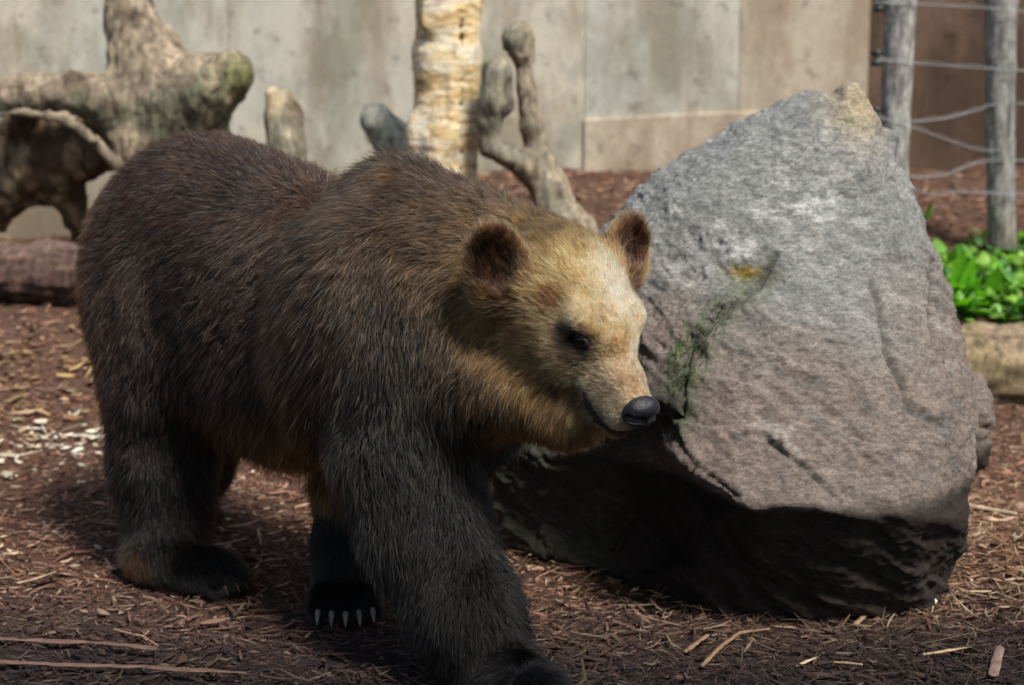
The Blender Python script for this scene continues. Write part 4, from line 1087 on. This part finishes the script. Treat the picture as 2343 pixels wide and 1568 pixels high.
def weeds(n, box, seed, lo, hi, name):
    r = np.random.default_rng(seed); VV, FF, CC = [], [], []; k = 0
    while k < n:
        x, y = r.uniform(box[0], box[1]), r.uniform(box[2], box[3])
        dn = .5 + .5 * float(fbm(np.array([[x, y, 0]]), 3.5, 2, 141)[0]) * 2
        if r.random() > dn * (1 - .75 * ss(7.25, 8.0, y)): continue
        k += 1
        z = float(gz(x, y)[0]) + r.uniform(0, .10) * (1 - .6 * ss(7.3, 7.9, y)); L = r.uniform(lo, hi)
        V, F = leaf_mesh((x, y, z), L, L * r.uniform(.6, .95), r.uniform(0, 6.28), r.uniform(.5, 1.5), r.uniform(0, .6), None, .2, 3)
        FF += [tuple(a + len(VV) for a in f) for f in F]; VV += list(V); CC += [np.array([(.13, .36, .02), (.20, .40, .04), (.07, .24, .05)][int(r.integers(3))]) * r.uniform(.5, 1.3) + np.array((.03, 0, .03)) * r.random()] * len(V)
    return tag(link(name, mesh(name, np.array(VV), np.array(FF), colors=np.array(CC)), lm), kind='stuff')
weeds(2300, (1.35, 3.4, 6.90, 7.95), 7, .018, .095, 'low_weeds')
# grass in the boulder's crack
from mathutils.bvhtree import BVHTree
bvh = BVHTree.FromPolygons([tuple(x) for x in ROCKV[::1]], [tuple(int(i) for i in f) for f in ROCKF])
VV, FF, CC = [], [], []; r = np.random.default_rng(9)
for k in range(150):
    t = r.random(); u = 1545 + 110 * t + r.normal(0, 10); v = 905 - 200 * t + r.normal(0, 18)
    if r.random() < .35: u, v = r.normal(1552, 14), r.normal(830, 35)
    d_ = Vector(W(u, v, 4) - np.array([0, 0, CAM_H])).normalized(); hit = bvh.ray_cast(Vector((0, 0, CAM_H)), d_)
    if hit[0] is None: continue
    h = np.array(hit[0]) + np.array(hit[1]) * -.003
    V, F = leaf_mesh(h, r.uniform(.018, .05), .003, -math.pi / 2 + r.normal(0, .7), r.uniform(.1, 1.1), r.uniform(.2, 1.2), None, .1, 3)
    FF += [tuple(a + len(VV) for a in f) for f in F]; VV += list(V); CC += [np.array((.07, .16, .03)) * r.uniform(.6, 1.3)] * len(V)
tag(link('moss_grass', mesh('moss_grass', np.array(VV), np.array(FF), colors=np.array(CC)), lm), kind='stuff')

# ------------------------------------------------------------------ single sticks and pieces that can be told apart
stm = vmat('split_wood', .8, .25, .6, 160, .002)
def stick(uvs, r0, r1, label, cat='stick', col=(.36, .25, .16), flat=.5, name='twig', branch=None):
    P = [gpt(u, v) + bu * (r0 * .5 + .012 + .004 * i) for i, (u, v) in enumerate(uvs)]
    pr = []
    n = len(P)
    for i in range(n - 1):
        pr.append(Prim('cap', a=P[i], b=P[i + 1], ra=r0 + (r1 - r0) * i / (n - 1), rb=r0 + (r1 - r0) * (i + 1) / (n - 1), k=.004))
    if branch:
        for br in branch: pr += [Prim('cap', a=gpt(*br[0]) + bu * (r0 + .014), b=gpt(*br[1]) + bu * (r0 + .02), ra=r0 * .6, rb=r0 * .35, k=.004)]
    big_ = name == 'bark_strip'
    wz = lambda Q: (.0022 * fbm(Q, 60, 2, 151) if not big_ else .010 * fbm(Q * np.array([.5, 1.6, 1.6]), 22, 3, 153))
    V, F = surface_nets(pr, max(.0022, min(r0, r1) * .45), wz)
    c = V.mean(0); zz = P[0][2] * 0
    V[:, 2] = np.where(True, V[:, 2] - (V[:, 2] - np.interp(V[:, 0], sorted(p[0] for p in P), [p[2] for p in sorted(P, key=lambda q: q[0])])) * (1 - flat), 0)
    f = fbm(V * np.array([.5, 1, 1]), 60, 3, 152)
    return tag(link(name, mesh(name, V, F, colors=np.clip(np.array(col) * (1 + .5 * f)[:, None], .01, .9)), stm), label, cat)
stick([(-40, 1474), (120, 1486), (240, 1494), (352, 1508)], .011, .008, 'shorter flat reddish bark strip just above the longest one at bottom left', 'bark strip', (.17, .10, .078), .3, 'bark_strip')
stick([(-60, 1528), (150, 1540), (330, 1549), (560, 1566)], .012, .008, 'longest flat reddish bark strip along the bottom left corner', 'bark strip', (.20, .12, .09), .3, 'bark_strip')
stick([(262, 1452), (300, 1466), (326, 1474), (362, 1500)], .004, .003, 'forked twig with a pale knot in the left foreground mulch', 'twig', (.30, .19, .11), .9, 'twig', [((326, 1474), (350, 1456)), ((326, 1474), (338, 1488))])
stick([(42, 1345), (84, 1338), (126, 1326)], .004, .003, 'thin pale splinter at the left edge level with the hind paw', 'splinter', (.50, .38, .26), .6, 'splinter')
stick([(508, 1254), (535, 1252), (564, 1248)], .004, .003, 'thin straw coloured splinter just above the hind paw toes', 'splinter', (.52, .37, .24), .6, 'splinter')
stick([(490, 1200), (500, 1215), (510, 1232)], .006, .005, 'small pale chip between the hind leg and far foreleg', 'wood chip', (.40, .28, .21), .5, 'wood_chip')
stick([(590, 1222), (594, 1240), (598, 1262)], .006, .004, 'upright looking chip midway between the hind paw and clawed forepaw', 'wood chip', (.38, .25, .18), .5, 'wood_chip')
stick([(2116, 1510), (2170, 1505), (2220, 1500)], .006, .004, 'pale splinter lying lowest right of the boulder', 'splinter', (.50, .36, .22), .5, 'splinter')
stick([(1824, 1536), (1845, 1530), (1868, 1525)], .006, .004, 'short bright splinter at the bottom edge below the boulder middle', 'splinter', (.58, .44, .28), .5, 'splinter')
stick([(1904, 1527), (1935, 1533), (1970, 1540)], .005, .004, 'orange tinted splinter just right of the short bright one below the boulder', 'splinter', (.44, .30, .18), .5, 'splinter')
stick([(2217, 1170), (2265, 1182), (2320, 1194)], .014, .010, 'broad pale piece of split wood beside the right corner of the boulder', 'wood piece', (.46, .34, .24), .5, 'split_wood')
stick([(1569, 1504), (1592, 1490), (1618, 1474)], .008, .006, 'blunt brown chip left of the curved stick below the boulder', 'wood chip', (.26, .17, .11), .5, 'wood_chip')
stick([(1607, 1536), (1650, 1495), (1692, 1467), (1758, 1462)], .006, .004, 'curved brown stick in the dim mulch below the boulder', 'stick', (.27, .17, .10), .8, 'stick')
stick([(2272, 1560), (2279, 1530), (2286, 1506)], .014, .012, 'broad pinkish wood chip in the bottom right corner', 'wood chip', (.30, .20, .165), .4, 'wood_chip')
stick([(1958, 1442), (1975, 1428), (1995, 1417)], .008, .006, 'brown chip leaning at the foot of the boulder undercut', 'wood chip', (.28, .18, .11), .6, 'wood_chip')
stick([(2118, 1397), (2136, 1394)], .011, .010, 'small white stone at the lower right corner of the boulder', 'stone', (.66, .60, .48), .8, 'pebble')
print('rest', round(time.time() - T0, 1))
